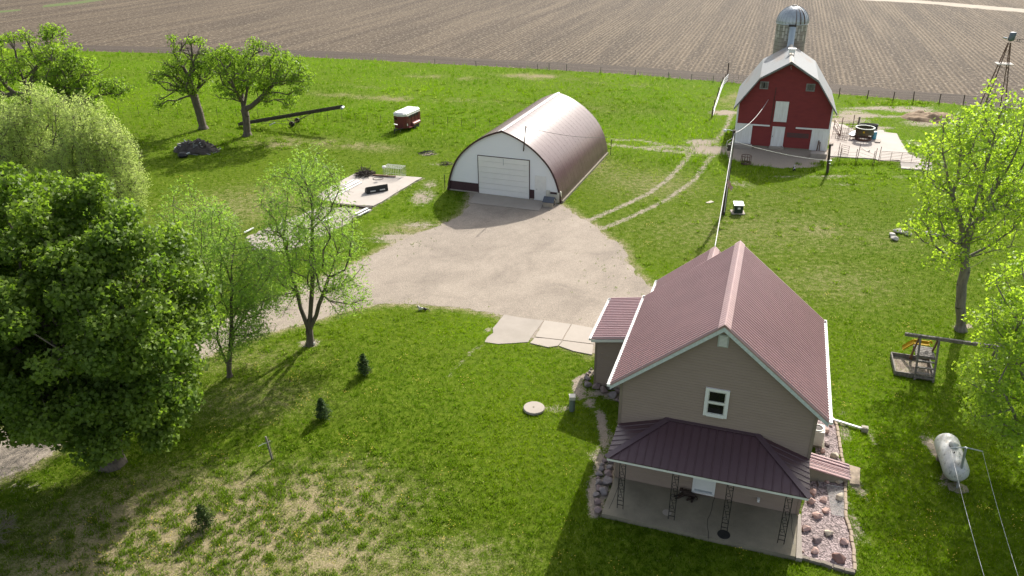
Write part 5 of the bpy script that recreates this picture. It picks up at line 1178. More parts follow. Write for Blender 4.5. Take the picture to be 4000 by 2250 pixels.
def tree(name,label,base,ells,n,r0,leaf,per,ll,lw,mat,bark=None,trunk=None,clump=.8,seed=1,bf=.55,group=None,shell=.6,cat='tree',mind=.5,up=.7,twigs=5,rmin=.012,bare=0,gap=0,droop=0,tp=.5,cz=(1,1,.72)):
    R=np.random.default_rng(seed); base=np.array(base,float)
    vol=np.array([e[1][0]*e[1][1]*e[1][2] for e in ells])**.67; pr=vol/vol.sum(); T=[]; tries=0
    while len(T)<n and tries<n*60:
        tries+=1; e=ells[R.choice(len(ells),p=pr)]; v=R.normal(size=3); v/=np.linalg.norm(v); rad=R.uniform(0,1)**(1/3) if R.random()>shell else R.uniform(.78,1.02)
        q=np.array(e[0])+v*rad*np.array(e[1])
        if q[2]<.6 or (gap and fbm(np.array([q[0]]),np.array([q[1]+q[2]*1.3]),2.2,seed+90)[0]<gap): continue
        if T and np.min(np.linalg.norm(np.array(T)-q,axis=1))<mind: continue
        T.append(q)
    T=np.array(T); n=len(T)
    if trunk is None:
        c=np.mean(T,0); trunk=[base,base*.5+np.array([c[0],c[1],0])*.0+np.array([base[0],base[1],c[2]])*.5]
    tk=[]
    for chain in (trunk if isinstance(trunk[0],list) else [trunk]):
        tk.append([np.array(q,float) for q in chain])
    nodes=[];par=[];plen=[]
    for ch in tk:
        for i in range(len(ch)):
            if i==0:
                if not nodes: nodes.append(ch[0]);par.append(-1);plen.append(0); last=0
                else: last=int(np.argmin([np.linalg.norm(q-ch[0]) for q in nodes]))
                continue
            L=np.linalg.norm(ch[i]-ch[i-1]); k=max(1,int(L/.8))
            for j in range(1,k+1):
                q=ch[i-1]+(ch[i]-ch[i-1])*j/k+R.normal(size=3)*.03; nodes.append(q);par.append(last);plen.append(plen[last]+L/k); last=len(nodes)-1
    nt_=len(nodes); zmin=min(q[2] for q in T)
    ok=[i for i in range(nt_) if nodes[i][2]>base[2]+.35*(max(nodes[k][2] for k in range(nt_))-base[2])] or [nt_-1]
    best=np.full(n,1e9); bi=np.zeros(n,int); done=np.zeros(n,bool)
    def upd(i):
        q=nodes[i]; d=np.linalg.norm(T-q,axis=1); dz=T[:,2]-q[2]; c=d+bf*plen[i]+np.where(dz<0,-dz*tp,0)
        m=(c<best)&~done; best[m]=c[m]; bi[m]=i
    for i in ok: upd(i)
    leafnode=[]
    for _ in range(n):
        j=int(np.argmin(np.where(done,1e9,best))); done[j]=True; p=bi[j]; a=nodes[p]; b_=T[j]; L=np.linalg.norm(b_-a)
        k=max(1,int(L/.9)); last=p
        for s in range(1,k+1):
            t=s/k; q=a+(b_-a)*t+np.array([0,0,(.12 if droop<=0 else -.02)*L*math.sin(math.pi*t)])+(R.normal(size=3)*.06*L if s<k else 0)
            nodes.append(q);par.append(last);plen.append(plen[last]+L/k); last=len(nodes)-1; upd(last)
        leafnode.append(last)
    cnt=np.zeros(len(nodes)); 
    for i in leafnode: cnt[i]+=1
    for i in range(len(nodes)-1,0,-1): cnt[par[i]]+=cnt[i]
    tot=cnt[0]; rad=np.maximum(rmin,r0*np.sqrt(np.maximum(cnt,.3)/tot))
    segs=[(nodes[par[i]],nodes[i],max(rad[i],min(rad[par[i]],rad[i]*1.35)) if par[i]>0 else rad[0],rad[i]) for i in range(1,len(nodes))]
    segs.append((nodes[0]+np.array([0,0,-.1]),nodes[0]+(nodes[1]-nodes[0])*.45,r0*1.55,r0*1.02))
    # twigs and leaves
    cen=np.mean(T,0); C=[];N=[];TT=[]
    for i in leafnode:
        q=nodes[i]; isb=R.random()<bare
        for k in range(twigs*(2 if isb else 1)):
            v=R.normal(size=3); v/=np.linalg.norm(v); v[2]=v[2]*.6+(.25 if droop<=0 else -.2); e=q+v*clump*R.uniform(.6,1.25)*(1.3 if isb else 1)
            segs.append((q,e,rmin*.9,rmin*.35))
        if isb: continue
        m=int(per*R.uniform(.6,1.4)); kk=R.normal(size=(m,3)); kk/=np.linalg.norm(kk,axis=1)[:,None]; rr_=R.uniform(0,1,(m,1))**.5
        off=kk*rr_*clump*np.array(cz); 
        if droop: off[:,2]-=droop*(off[:,0]**2+off[:,1]**2)
        C.append(q+off); o_=(q-cen); o_/=np.linalg.norm(o_)+1e-6
        N.append(kk*.5+o_*.5+np.array([0,0,up])); TT.append(np.full(m,R.uniform(0,1)))
    C=np.concatenate(C);N=np.concatenate(N);N/=np.linalg.norm(N,axis=1)[:,None]; TT=np.concatenate(TT)
    root=thing(name,label,cat,tuple(base),0,group)
    V,F=tubes_np(segs,7); mesh_np('trunk',V-base,F,bark or mBark,root,smooth=True)
    V,F=leaves_np(C,N,ll,lw,R); tint=np.clip(TT*.55+R.uniform(0,.55,len(C)),0,1); col=np.repeat(tint,4)[:,None]*np.ones((1,3))
    mesh_np('crown',V-base,F,mat,root,col=col)
    return root
def E(px,py,y,rx,ry,rz): return (tuple(WY(px,py,y)),(rx,ry,rz))
# big maple at the left
g=W(440,1812); y0=g[1]
tree('maple_tree','huge dark green maple with dense crown at the left edge','' or g,
 [E(330,1250,y0+.3,4.9,5.0,4.7),E(60,1040,y0+1.5,4.2,4.4,4.2),E(550,1170,y0,2.7,3.4,3.6),E(610,1420,y0-.3,2.1,2.6,2.3),E(130,1500,y0-.3,3.2,3.2,2.3),E(-150,1250,y0+.5,4,4,4.6),E(440,1560,y0-.6,2.6,2.4,1.5),E(230,920,y0+1.0,2.9,3.2,2.4),E(430,1640,y0-.8,2.9,2.4,1.0),E(200,1600,y0-.2,2.4,2.4,.9),E(600,1560,y0-.4,1.4,1.8,1.0)],
 380,.50,None,340,.20,.185,mLeafMaple,trunk=[[g,WY(435,1700,y0),WY(430,1560,y0),WY(400,1350,y0),WY(360,1100,y0+.4)],[WY(430,1580,y0),WY(540,1430,y0),WY(610,1250,y0)],[WY(430,1600,y0),WY(300,1450,y0+.2),WY(160,1250,y0+.5)]],clump=.88,seed=3,shell=.8,mind=.75,up=.9,twigs=3,cat='tree')
# the two young willows by the drive
g=W(1213,1345); y0=g[1]
tree('willow_tree','young forked willow with three stems rising from a bare ring beside the drive',g,
 [E(1200,860,y0,2.6,2.4,3.6),E(1130,1000,y0,1.6,1.8,2.4),E(1310,1010,y0,1.7,1.8,2.6),E(1350,1150,y0-.2,1.2,1.4,1.3),E(1240,720,y0+.3,1.5,1.6,2.0),E(1090,1130,y0,1.1,1.3,1.5)],
 190,.22,None,84,.21,.062,mLeafWillow,trunk=[[g,WY(1206,1290,y0)],[WY(1206,1290,y0),WY(1178,1200,y0),WY(1140,1080,y0+.2),WY(1110,930,y0+.2)],[WY(1210,1280,y0),WY(1222,1130,y0-.2),WY(1222,980,y0),WY(1215,760,y0+.2)],[WY(1215,1270,y0),WY(1265,1150,y0-.3),WY(1310,1010,y0-.2)]],clump=.75,seed=12,shell=.35,mind=.5,twigs=6,up=.3,rmin=.010,droop=.04,cz=(.85,.85,1.05),group='young willows beside the drive')
g=W(897,1470); y0=g[1]
tree('willow_tree','slender young willow with two thin stems next to the big maple',g,
 [E(900,1080,y0,1.5,1.6,3.0),E(960,1230,y0,1.5,1.5,1.6),E(880,1290,y0,1.1,1.3,1.5),E(990,1080,y0,1.2,1.2,1.9),E(860,900,y0+.2,1.1,1.2,1.5)],
 135,.14,None,78,.21,.062,mLeafWillow,trunk=[[g,WY(897,1440,y0)],[WY(897,1440,y0),WY(905,1250,y0),WY(905,1050,y0)],[WY(897,1440,y0),WY(850,1330,y0-.1),WY(840,1200,y0)],[WY(905,1330,y0),WY(960,1210,y0)]],clump=.7,seed=21,shell=.3,mind=.5,twigs=6,up=.3,rmin=.010,droop=.04,cz=(.85,.85,1.05),group='young willows beside the drive')
g=W(735,1330); y0=g[1]
tree('willow_tree','thin willow sapling half hidden behind the right side of the maple',g,[E(760,920,y0,1.8,1.8,3.2),E(700,1050,y0,1.4,1.6,2.6)],85,.12,None,70,.21,.062,mLeafWillow,trunk=[[g,WY(750,1100,y0),WY(755,900,y0)]],clump=.75,seed=23,shell=.3,mind=.55,twigs=5,up=.3,rmin=.010,droop=.1,group='young willows beside the drive')
# pale willow thicket on the left
gw='pale willow thicket on the left'
for k,(bx_,by_,es,l) in enumerate((
 (455,850,[(445,640,2.4,2.4,2.6),(390,560,2.0,2.2,2.2),(500,720,1.5,1.8,1.9)],'pale willow at the right end of the thicket behind the maple'),
 (290,860,[(300,560,2.7,2.6,3.0),(250,680,2.4,2.4,2.4),(330,470,1.7,2,1.7)],'pale willow second from the right in the thicket'),
 (150,850,[(170,500,2.7,2.6,3.2),(120,640,2.6,2.4,2.6),(180,420,1.7,1.8,1.6)],'tall pale willow in the middle of the thicket'),
 (20,870,[(30,620,2.8,2.6,3.0),(40,500,2.2,2.2,2.2),(-90,600,2.6,2.4,3.0)],'pale willow cut by the left edge of the photo'))):
    g=W(bx_,by_); y0=g[1]
    tree('pale_willow',l,g,[E(a,b_,y0+.3*k,rx,ry,rz) for a,b_,rx,ry,rz in es],210,.2,None,72,.24,.07,mLeafPale,trunk=[[g,g+np.array([.0,.1,1.0])],[g,g+np.array([-.5,.1,1.6]),g+np.array([-.9,0,3.0])],[g,g+np.array([.5,.2,1.8]),g+np.array([.8,.3,3.4])]],clump=.80,seed=31+k,shell=.4,mind=.5,twigs=6,up=.3,rmin=.014,group=gw,droop=.0,gap=.38,cz=(.50,.50,1.35))
# old trees behind
g=W(110,480); y0=g[1]
tree('old_tree','old spreading tree with forked trunk at the upper left corner',g,[E(60,220,y0,4.0,3.6,2.8),E(200,170,y0,2.8,2.8,1.9),E(-80,260,y0,4,4,3.4),E(20,380,y0,3.2,3,1.8),E(160,260,y0,2.6,2.6,1.8)],110,.5,None,62,.32,.22,mLeafElm,trunk=[[g,WY(108,350,y0)],[WY(108,350,y0),WY(75,270,y0),WY(60,200,y0)],[WY(108,350,y0),WY(140,270,y0),WY(190,190,y0)]],clump=1.0,seed=41,shell=.65,mind=.9,twigs=5,rmin=.03,bare=.10,group='old trees in the pasture')
g=W(272,505); y0=g[1]
tree('old_tree','old leaning tree with a bare dead limb and low right branch behind the thicket',g,[E(270,285,y0,3.0,3,2.3),E(330,340,y0,2.4,2.6,2.2),E(230,230,y0+.3,2.4,2.4,1.6),E(455,345,y0-.3,1.4,1.4,1.0),E(300,420,y0-.3,2.2,2,.9)],95,.45,None,62,.32,.22,mLeafElm,trunk=[[g,WY(262,455,y0),WY(250,400,y0)],[WY(250,400,y0),WY(290,330,y0),WY(340,290,y0)],[WY(262,440,y0),WY(350,385,y0),WY(420,365,y0)],[WY(345,300,y0),WY(380,292,y0),WY(425,262,y0),WY(432,238,y0)]],clump=.95,seed=43,shell=.6,mind=.85,twigs=5,rmin=.03,bare=.06,group='old trees in the pasture')
# bare limb
g=W(795,503); y0=g[1]
tree('cottonwood_tree','left cottonwood with thick leaning trunk and dead topmost twigs',g,[E(740,200,y0,2.2,2.2,2.1),E(665,300,y0,1.9,1.9,1.8),E(760,320,y0-.4,2.0,1.8,1.2),E(800,260,y0,1.6,1.8,1.4),E(640,400,y0-.5,1.5,1.4,.6)],80,.46,None,52,.30,.20,mLeafElm,trunk=[[g,WY(778,440,y0),WY(757,370,y0),WY(740,300,y0),WY(750,240,y0),WY(770,210,y0)],[WY(757,370,y0),WY(700,340,y0),WY(640,385,y0-.4)]],clump=.85,seed=51,shell=.6,mind=.75,twigs=6,rmin=.025,bare=.22,gap=.30,group='cottonwoods in the pasture')
g=W(966,530); y0=g[1]
tree('cottonwood_tree','right cottonwood with broad spreading crown above the bale conveyor',g,[E(980,270,y0,3.0,3,2.4),E(880,240,y0,2.0,2.2,1.8),E(1110,270,y0,2.4,2.4,1.8),E(1180,320,y0-.2,1.5,1.6,1.3),E(1090,390,y0-.3,1.6,1.6,1.1),E(900,350,y0,1.5,1.8,1.4),E(1030,200,y0,1.8,1.8,1.3)],120,.42,None,60,.30,.20,mLeafElm,trunk=[[g,WY(960,455,y0),WY(948,400,y0)],[WY(955,440,y0),WY(965,340,y0),WY(975,240,y0)],[WY(955,440,y0),WY(930,360,y0),WY(880,300,y0)],[WY(955,440,y0),WY(1010,390,y0),WY(1070,330,y0),WY(1140,310,y0)]],clump=.9,seed=53,shell=.65,mind=.8,twigs=5,rmin=.025,bare=.08,gap=.28,group='cottonwoods in the pasture')
# poplars on the right
g=W(3752,1290); y0=g[1]
tree('poplar_tree','tall pale-leaved poplar with straight trunk behind the play set',g,
 [E(3780,760,y0,2.7,2.6,3.2),E(3690,620,y0,1.6,1.8,2.6),E(3870,560,y0,2.0,2.2,2.8),E(3940,430,y0+.2,1.4,1.6,2.0),E(3640,880,y0-.2,1.3,1.5,1.3),E(3900,850,y0-.3,2.0,1.9,1.9),E(3990,650,y0,1.9,2,2.8),E(3700,980,y0-.3,1.1,1.3,1.0)],
 200,.28,None,38,.19,.165,mLeafPoplar,bark=mBarkPale,trunk=[[g,WY(3752,1200,y0),WY(3765,1060,y0)],[WY(3765,1060,y0),WY(3790,850,y0),WY(3850,640,y0),WY(3920,420,y0)],[WY(3766,1050,y0),WY(3760,900,y0),WY(3720,760,y0),WY(3680,600,y0)],[WY(3768,1080,y0),WY(3850,1010,y0),WY(3950,960,y0)],[WY(3790,880,y0),WY(3900,780,y0),WY(3980,680,y0)]],clump=.72,seed=61,shell=.5,mind=.62,twigs=5,rmin=.012,gap=.33,group='poplars on the right')
g=np.array([24.6,28.2,0]); y0=g[1]
tree('poplar_tree','bright green poplar crown leaning in at the right edge below the play set',g,
 [E(3990,1330,y0,2.0,2.2,1.9),E(3960,1520,y0-.3,1.7,1.8,1.5),E(3890,1630,y0-.6,1.2,1.3,.9),E(4060,1150,y0+.2,1.9,2.0,2.0),E(4080,1650,y0-.4,1.8,1.8,2.0),E(3980,1830,y0-.8,.8,.9,1.0),E(4200,1350,y0,2.6,2.8,2.8),E(3840,1480,y0-.4,.8,.9,.6)],
 200,.26,None,70,.165,.145,mLeafPoplar,bark=mBarkPale,trunk=[[g,g+np.array([-.1,.05,1.8]),g+np.array([-.2,.1,3.4])],[g+np.array([-.1,.05,1.8]),WY(4010,1500,y0),WY(3950,1350,y0)]],clump=.62,seed=63,shell=.55,mind=.5,twigs=4,rmin=.01,gap=.25,group='poplars on the right')
# small conifers, staked sapling, bare shrub
def conifer(label,px,py,h,r,mat,seed,n,name='spruce_sapling'):
    g=W(px,py); R=np.random.default_rng(seed); root=thing(name,label,'young tree',tuple(g),0,'small conifers on the lawn'); C=[];N=[];segs=[(np.zeros(3),np.array([0,0,h*.95]),.025,.006)]
    for k in range(n):
        z=h*R.uniform(.04,1)**1.0; a=R.uniform(0,6.28); rr_=r*(1-z/h)**.75*R.uniform(.55,1.08)+.02; d=np.array([math.cos(a),math.sin(a),.35]); e=np.array([0,0,z])+d*rr_; segs.append((np.array([0,0,z]),e,.008,.003))
        for t in np.linspace(.35,1.05,7): C.append(np.array([0,0,z])+d*rr_*t+R.normal(size=3)*.03); N.append(d+np.array([0,0,.5]))
    V,F=tubes_np(segs,5); mesh_np('trunk',V,F,mBark,root)
    C=np.array(C);N=np.array(N); V,F=leaves_np(C,N,.13,.05,R); mesh_np('crown',V,F,mat,root,col=np.repeat(R.uniform(0,1,len(C)),4)[:,None]*np.ones((1,3)))
conifer('dark little spruce farthest up the lawn, left of the house',1424,1462,1.3,.50,mLeafSpruce,1,230)
conifer('dark little spruce in the middle of the lawn near the stake',1262,1634,1.2,.50,mLeafSpruce,2,210)
conifer('scruffy light green juniper in the dry grass at the front',803,2060,1.2,.55,mLeafJuniper,3,170,'juniper_sapling')
g=W(1063,1795); o=thing('staked_sapling','bare leafless sapling tied to a grey stake on the front lawn','sapling',tuple(g))
MB().beam((0,0,0),(-.10,0,1.35),.07,.07).build('stake',mWood,o); MB().tube([(-.08,-.03,1.02),(-.25,-.05,.98),(-.5,-.1,.86)],.016,5).tube([(-.08,0,1.0),(.06,.02,1.08)],.02,5).build('tie',mCableW,o)
MB().tube([(.06,.02,0),(.02,.04,.8),(.0,.02,1.3)],.014,5).tube([(.03,.03,.6),(-.15,.0,.75),(-.2,.0,.9)],.007,4).tube([(.02,.03,.85),(.16,.02,1.05)],.006,4).build('stem',mTwig,o)
g=W(-60,2120); R=np.random.default_rng(5); root=thing('bare_shrub','bare grey twiggy shrub poking in at the lower left edge','shrub',tuple(g)); segs=[]
def br(p,d,l,r,dep):
    q=p+d*l; segs.append((p,q,r,r*.7))
    if dep:
        for k in range(3): v=d+R.normal(size=3)*.45; v/=np.linalg.norm(v); br(p+d*l*R.uniform(.5,1),v,l*.72,r*.62,dep-1)
for k in range(7): 
    v=np.array([R.uniform(.3,1.0),R.uniform(-.5,.6),R.uniform(.4,1)]); br(np.zeros(3),v/np.linalg.norm(v),.75,.022,4)
V,F=tubes_np(segs,5); mesh_np('stem',V,F,mTwig,root)
# ------------------------------------------------------------------ animals
def skin(name,nodes,edges,mat,label,cat,loc,sub=2):
    o0=Vector(loc); me=bpy.data.meshes.new(name); me.from_pydata([tuple(Vector(n[0])-o0) for n in nodes],edges,[]); me.update()
    t=bpy.data.objects.new(name+'_tmp',me); COL.objects.link(t)
    m=t.modifiers.new('skin','SKIN'); m.branch_smoothing=.6; m.use_smooth_shade=True
    for i,n in enumerate(nodes):
        r=n[1]; me.skin_vertices[0].data[i].radius=(r,r); me.skin_vertices[0].data[i].use_root=(i==0)
    s=t.modifiers.new('sub','SUBSURF'); s.levels=s.render_levels=sub
    dg=bpy.context.evaluated_depsgraph_get(); dg.update(); m2=bpy.data.meshes.new_from_object(t.evaluated_get(dg)); bpy.data.objects.remove(t)
    m2.name=name; m2.materials.clear(); m2.materials.append(mat); o=bpy.data.objects.new(name,m2); COL.objects.link(o); o.location=o0
    return tag(o,label,cat)
def w3(px,py,z): return tuple(W(px,py,z))
ND=[(w3(2707,1931,.37),.15),(w3(2691,1925,.38),.155),(w3(2675,1921,.39),.17),(w3(2667,1917,.43),.11),(w3(2661,1914,.45),.10),(w3(2657,1921,.40),.05),
 (w3(2667,1927,.32),.075),(w3(2654,1933,.28),.05),(w3(2640,1937,.26),.04),(w3(2631,1939,.255),.042),(w3(2673,1932,.31),.075),(w3(2657,1941,.27),.05),(w3(2645,1946,.255),.04),(w3(2637,1948,.255),.042),
 (w3(2709,1943,.33),.10),(w3(2704,1953,.27),.055),(w3(2701,1963,.255),.045),(w3(2700,1939,.31),.09),(w3(2692,1949,.265),.05),(w3(2681,1954,.255),.045),(w3(2717,1937,.34),.035),(w3(2724,1946,.28),.028),(w3(2722,1954,.255),.022),
 (w3(2655,1905,.50),.03),(w3(2668,1905,.50),.03)]
dog=skin('dog',ND,[(0,1),(1,2),(2,3),(3,4),(4,5),(2,6),(6,7),(7,8),(8,9),(2,10),(10,11),(11,12),(12,13),(0,14),(14,15),(15,16),(0,17),(17,18),(18,19),(0,20),(20,21),(21,22),(4,23),(4,24)],mBrown,'dark brown dog lying on the porch floor left of the front door','dog',w3(2690,1930,.225))
hd_=Vector(W(2657,1922,.41)); m=MB()
def ball(c,r): 
    b=MB(); b.lathe([(r*math.sin(t),-r*math.cos(t)) for t in np.linspace(.05,3.09,7)],tuple(c),10); return b
ball(Vector(w3(2655,1925,.405))-dog.location,.022).build('nose',mRubber,dog,True)
for px in (2657,2664): ball(Vector(w3(px,1918,.475))-dog.location,.014).build('eye',mGlass,dog,True)
ball(Vector(w3(2660,1920,.425))-dog.location,.032).build('muzzle_patch',MAT('grey_muzzle_fur',(.30,.27,.24),None,8,.8),dog,True)
tC=NT('black_white_fur'); n_=tC.noise(3.4,tC.coord('Object',(1,1,1)),1,.4); tC.col(tC.ramp(n_,[(.50,(.62,.58,.53)),(.53,(.02,.018,.017))])); mCat=tC.set(.8,0,.3)
def cat(label,pts,mat,loc):
    E_=[(0,1),(1,2),(2,3),(3,4),(3,5),(3,6),(3,7),(2,8),(8,9),(2,10),(10,11),(0,12),(12,13),(0,14),(14,15),(0,16),(16,17),(17,18)]
    return skin('cat',pts,E_,mat,label,'cat',loc)
def mkcat(px,py,head,size,lying,label,mat):
    c=Vector(W(px,py)); f=Vector((math.cos(head),math.sin(head),0)); s=Vector((-f.y,f.x,0)); up=Vector((0,0,1)); h=.11 if lying else .24
    q=lambda a,b,z: tuple(c+(f*a+s*b+up*z)*size)
    z1=.03 if lying else .03
    P=[(q(-.20,0,h),.085*size),(q(-.02,0,h+.01),.09*size),(q(.14,0,h+.01),.08*size),(q(.25,0,h+.11),.068*size),(q(.31,0,h+.08),.03*size),(q(.24,.045,h+.19),.018*size),(q(.24,-.045,h+.19),.018*size),(q(.22,0,h+.05),.055*size),
     (q(.15,.06,h*.55),.032*size),(q(.20 if lying else .15,.06,z1),.022*size),(q(.15,-.06,h*.55),.032*size),(q(.22 if lying else .15,-.06,z1),.022*size),
     (q(-.2,.07,h*.6),.045*size),(q(-.16 if lying else -.2,.08,z1),.024*size),(q(-.2,-.07,h*.6),.045*size),(q(-.16 if lying else -.2,-.08,z1),.024*size),(q(-.30,.0,h+.0),.022*size),(q(-.40,.06,h*.6 if lying else h+.12),.018*size),(q(-.48,.1,.03 if lying else h+.25),.014*size)]
    return cat(label,P,mat,tuple(c))
mkcat(1650,1212,R_(172),1.15,True,'black and white cat lying at the lawn edge beside the gravel drive',mCat)
tD=NT('mostly_black_fur'); n_=tD.noise(3.0,tD.coord('Object'),1,.4); tD.col(tD.ramp(n_,[(.36,(.62,.60,.57)),(.39,(.014,.014,.015))])); mCat2=tD.set(.75,0,.3)
mkcat(3101,668,R_(75),1.25,False,'black cat with white feet walking in the shade before the barn',mCat2)
# ------------------------------------------------------------------ grass, weeds and flowers
def grass_mesh(name,X,Y,hgt,wid,tint,dry,lush,nb,R):
    n=len(X); N=n*nb
    a=R.uniform(0,6.283,N); bx=np.repeat(X,nb)+R.normal(size=N)*np.repeat(wid,nb)*1.7; by=np.repeat(Y,nb)+R.normal(size=N)*np.repeat(wid,nb)*1.7
    h=np.repeat(hgt,nb)*R.uniform(.5,1.2,N); w_=np.repeat(wid,nb)*R.uniform(.6,1.2,N); ln=R.uniform(.15,.95,N)*h; b=a+R.normal(size=N)*.5+1.57
    V=np.empty((N,3,3),np.float32); cx,sx=np.cos(a),np.sin(a)
    V[:,0]=np.stack([bx-cx*w_/2,by-sx*w_/2,np.full(N,-.01)],1); V[:,1]=np.stack([bx+cx*w_/2,by+sx*w_/2,np.full(N,-.01)],1); V[:,2]=np.stack([bx+np.cos(b)*ln,by+np.sin(b)*ln,h],1)
    tt=np.clip(np.repeat(tint,nb)+R.normal(size=N)*.14,0,1); dd=np.clip(np.repeat(dry,nb)+(R.random(N)<.05)*R.uniform(.3,1,N),0,1); ll=np.repeat(lush,nb)
    col=np.repeat(np.stack([tt,dd,ll],1),3,0)
    return mesh_np(name,V.reshape(-1,3),np.arange(3*N).reshape(N,3),mGrassT,col=col)
tB=NT('grass_tufts'); a_=tB.n('Attribute'); a_.attribute_name='Col'; s_=tB.n('SeparateColor'); tB.l(a_.outputs['Color'],s_.inputs[0])
cg=tB.mix(s_.outputs[0],(.064,.120,.004),(.185,.228,.010)); cl=tB.mix(s_.outputs[0],(.088,.185,.001),(.265,.350,.002)); cg=tB.mix(s_.outputs[2],cg,cl); cg=tB.mix(s_.outputs[1],cg,(.50,.43,.28))
tB.col(tB.mix(1.0,cg,(.74,.76,.74),'MULTIPLY')); tB.set(.9,0,.0); tr_=tB.n('BsdfTranslucent'); tB.l(tB.mix(1.0,cg,(1.12,1.42,.6),'MULTIPLY'),tr_.inputs[0]); mx_=tB.n('MixShader'); mx_.inputs[0].default_value=.58
tB.l(tB.p.outputs[0],mx_.inputs[1]); tB.l(tr_.outputs[0],mx_.inputs[2]); tB.l(mx_.outputs[0],tB.o.inputs[0]); mGrassT=tB.m
R=np.random.default_rng(77)
NG=230000
px=R.uniform(-700,4700,NG); py=R.uniform(190,2700,NG)
dx=_f[None]*FPX+_R[None]*(px-2000)[:,None]+_U[None]*(1125-py)[:,None]; t=-HC/dx[:,2]; X=dx[:,0]*t; Y=dx[:,1]*t
X+=R.normal(size=NG)*.1; Y+=R.normal(size=NG)*.25
keep=Y<175
FEw=np.array([q[:2] for q in FE]); 
dre=dseg(DRIVE[::2],X,Y,True); rgt=gauss(X,Y,W(2440,1080),2.2,5)+gauss(X,Y,W(2230,840),2.5,2.0)+gauss(X,Y,W(1560,950),4,1.6)
keep&=~(inside(DRIVE,X,Y)&(R.random(NG)>np.maximum(.30*np.exp(-(dre/.45)**2),.09*rgt)))
for S_ in [BED,YARD,OLDS,HOUSEP,SHEDP,BARNP,APRON]+PADS: keep&=~inside(S_,X,Y)
rub=inside(RUB,X,Y); keep&=~(rub&(R.random(NG)<.85))
sd_f=(X-FEw[0][0])*_nr[0]; fl_=[tuple(FEw[0]-fd*700)]+[tuple(q) for q in FEw]+[tuple(FEw[-1]+fd*700)]+[tuple(FEw[-1]+fd*700+_nr*900),tuple(FEw[0]-fd*700+_nr*900)]
keep&=~inside(fl_,X,Y)
X,Y=X[keep],Y[keep]; di,dr,lu=masks(X,Y); dist=np.hypot(X,Y)
n1=fbm(X,Y,1.3,61); n2=fbm(X,Y,6,62); n0=fbm(X,Y,.5,63,2)
keep=(R.random(len(X))<np.clip(1.15-1.5*np.clip(di-.3,0,1)*1.6,0,1))&(R.random(len(X))<np.clip(1.25-1.25*dr*(.6+.9*(n1<.55)),.10,1))
X,Y,di,dr,lu,dist,n1,n2,n0=[q[keep] for q in (X,Y,di,dr,lu,dist,n1,n2,n0)]
past=np.clip((Y-(76-.36*(X+5)))/8,0,1)*(X<26)
wild=past*np.clip((fbm(X,Y,7,64)-.42)*4,0,1)
hgt=.07+.06*n1+.0011*dist*.5+past*.12+wild*.18; hgt*=(1-.35*dr); wid=.016+.00034*dist
# tall fringe along the fence and field edge
fe=dseg(FEw,X,Y); hgt+=.30*np.exp(-(fe/.7)**2)*(n1>.4)
n3=fbm(X,Y,14,71,3); tint=np.clip(.32+.35*(n1-.5)+.3*(n0-.5)+.9*(n2-.5)+1.1*(n3-.5),0,1); dryb=np.clip(dr*1.1-.25+.5*(n1-.5),0,.85); dryb=np.clip(dryb+wild*.12*(n1>.5),0,1)
grs=grass_mesh('grass',X,Y,hgt,wid,tint,dryb,np.clip(lu+.9*(n3-.55),0,1),5,R); tag(grs,'short mixed lawn and pasture grass covering the farmyard','grass',kind='stuff')
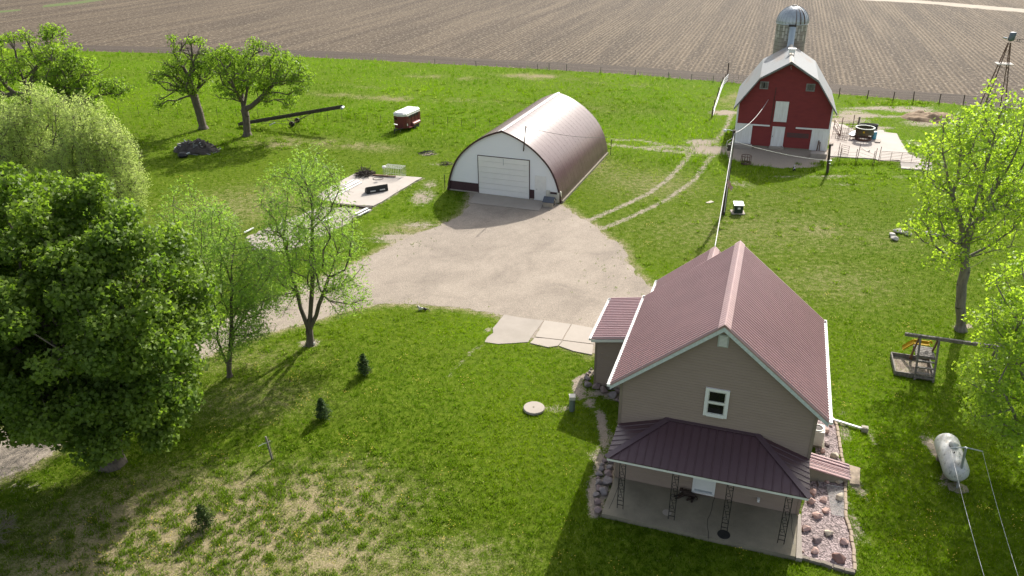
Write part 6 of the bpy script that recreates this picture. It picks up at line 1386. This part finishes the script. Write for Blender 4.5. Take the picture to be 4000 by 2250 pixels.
# weedy tufts: darker coarse clumps in the dry front lawn, yard and pasture
CX=[];CY=[]
for px_,py_,sx_,sy_,k in ((800,2080,9,4.5,900),(1300,1950,8,5,420),(3000,1900,6,6,120),(3400,690,9,3,70),(3300,640,3,.6,60),(1700,800,8,8,60),(2000,400,36,10,170),(1400,480,28,7,150),(800,560,14,6,160),(3550,400,12,2,60),(1100,1350,5,3,80),(2950,880,14,10,70)):
    c=W(px_,py_); CX.append(R.normal(size=k)*sx_*.55+c[0]); CY.append(R.normal(size=k)*sy_*.55+c[1])
CX=np.concatenate(CX);CY=np.concatenate(CY); kp=~inside(fl_,CX,CY)
for S_ in [DRIVE,BED,YARD,OLDS,HOUSEP,SHEDP,BARNP,APRON]+PADS: kp&=~inside(S_,CX,CY)
CX,CY=CX[kp],CY[kp]; dq=np.hypot(CX,CY)
rp=7; TX=np.repeat(CX,rp)+R.normal(size=len(CX)*rp)*np.repeat(.05+.0016*dq,rp); TY=np.repeat(CY,rp)+R.normal(size=len(CX)*rp)*np.repeat(.05+.0016*dq,rp); dq=np.repeat(dq,rp)
wd=grass_mesh('weeds',TX,TY,.08+.0022*dq,.028+.0004*dq,R.uniform(.1,.7,len(TX)),R.uniform(0,.15,len(TX)),R.uniform(.2,.7,len(TX)),5,R); tag(wd,'coarse green weed tufts scattered over the thin dry grass','weeds',kind='stuff')
# dandelions
FX=[];FY=[]
for px_,py_,sx_,sy_,k in ((700,2150,8,4,420),(1500,1950,9,6,420),(1500,1500,8,6,160),(2300,2150,5,2.5,130),(3650,2100,4,4,170),(3500,1650,4,5,120),(1050,1500,7,4,130),(3300,1200,7,7,120),(2900,950,12,8,160),(900,820,9,7,160),(3700,405,12,1.2,160)):
    c=W(px_,py_); k=int(k*.6); m_=max(4,k//8); qx=R.normal(size=m_)*sx_*.55+c[0]; qy=R.normal(size=m_)*sy_*.55+c[1]; j=R.integers(0,m_,k); FX.append(qx[j]+R.normal(size=k)*.25); FY.append(qy[j]+R.normal(size=k)*.25)
FX=np.concatenate(FX);FY=np.concatenate(FY); kp=~inside(fl_,FX,FY)
for S_ in [DRIVE,BED,YARD,OLDS,HOUSEP,SHEDP,BARNP,APRON]+PADS: kp&=~inside(S_,FX,FY)
FX,FY=FX[kp],FY[kp]; nF=len(FX); dq=np.hypot(FX,FY); a=np.arange(6)*math.pi/3; rr_=(.014+.00028*dq)*R.uniform(.7,1.2,nF); zz_=R.uniform(.07,.15,nF)
V=np.empty((nF,7,3)); V[:,6]=np.stack([FX,FY,zz_+.02],1)
for k in range(6): V[:,k]=np.stack([FX+np.cos(a[k])*rr_,FY+np.sin(a[k])*rr_,zz_],1)
Fc=(np.arange(nF)*7)[:,None,None]+np.array([[k,(k+1)%6,6] for k in range(6)])[None]
dnd=mesh_np('dandelions',V.reshape(-1,3),Fc.reshape(-1,3),mFlower); tag(dnd,'yellow dandelion heads dotted over the lawn','dandelions',kind='stuff')
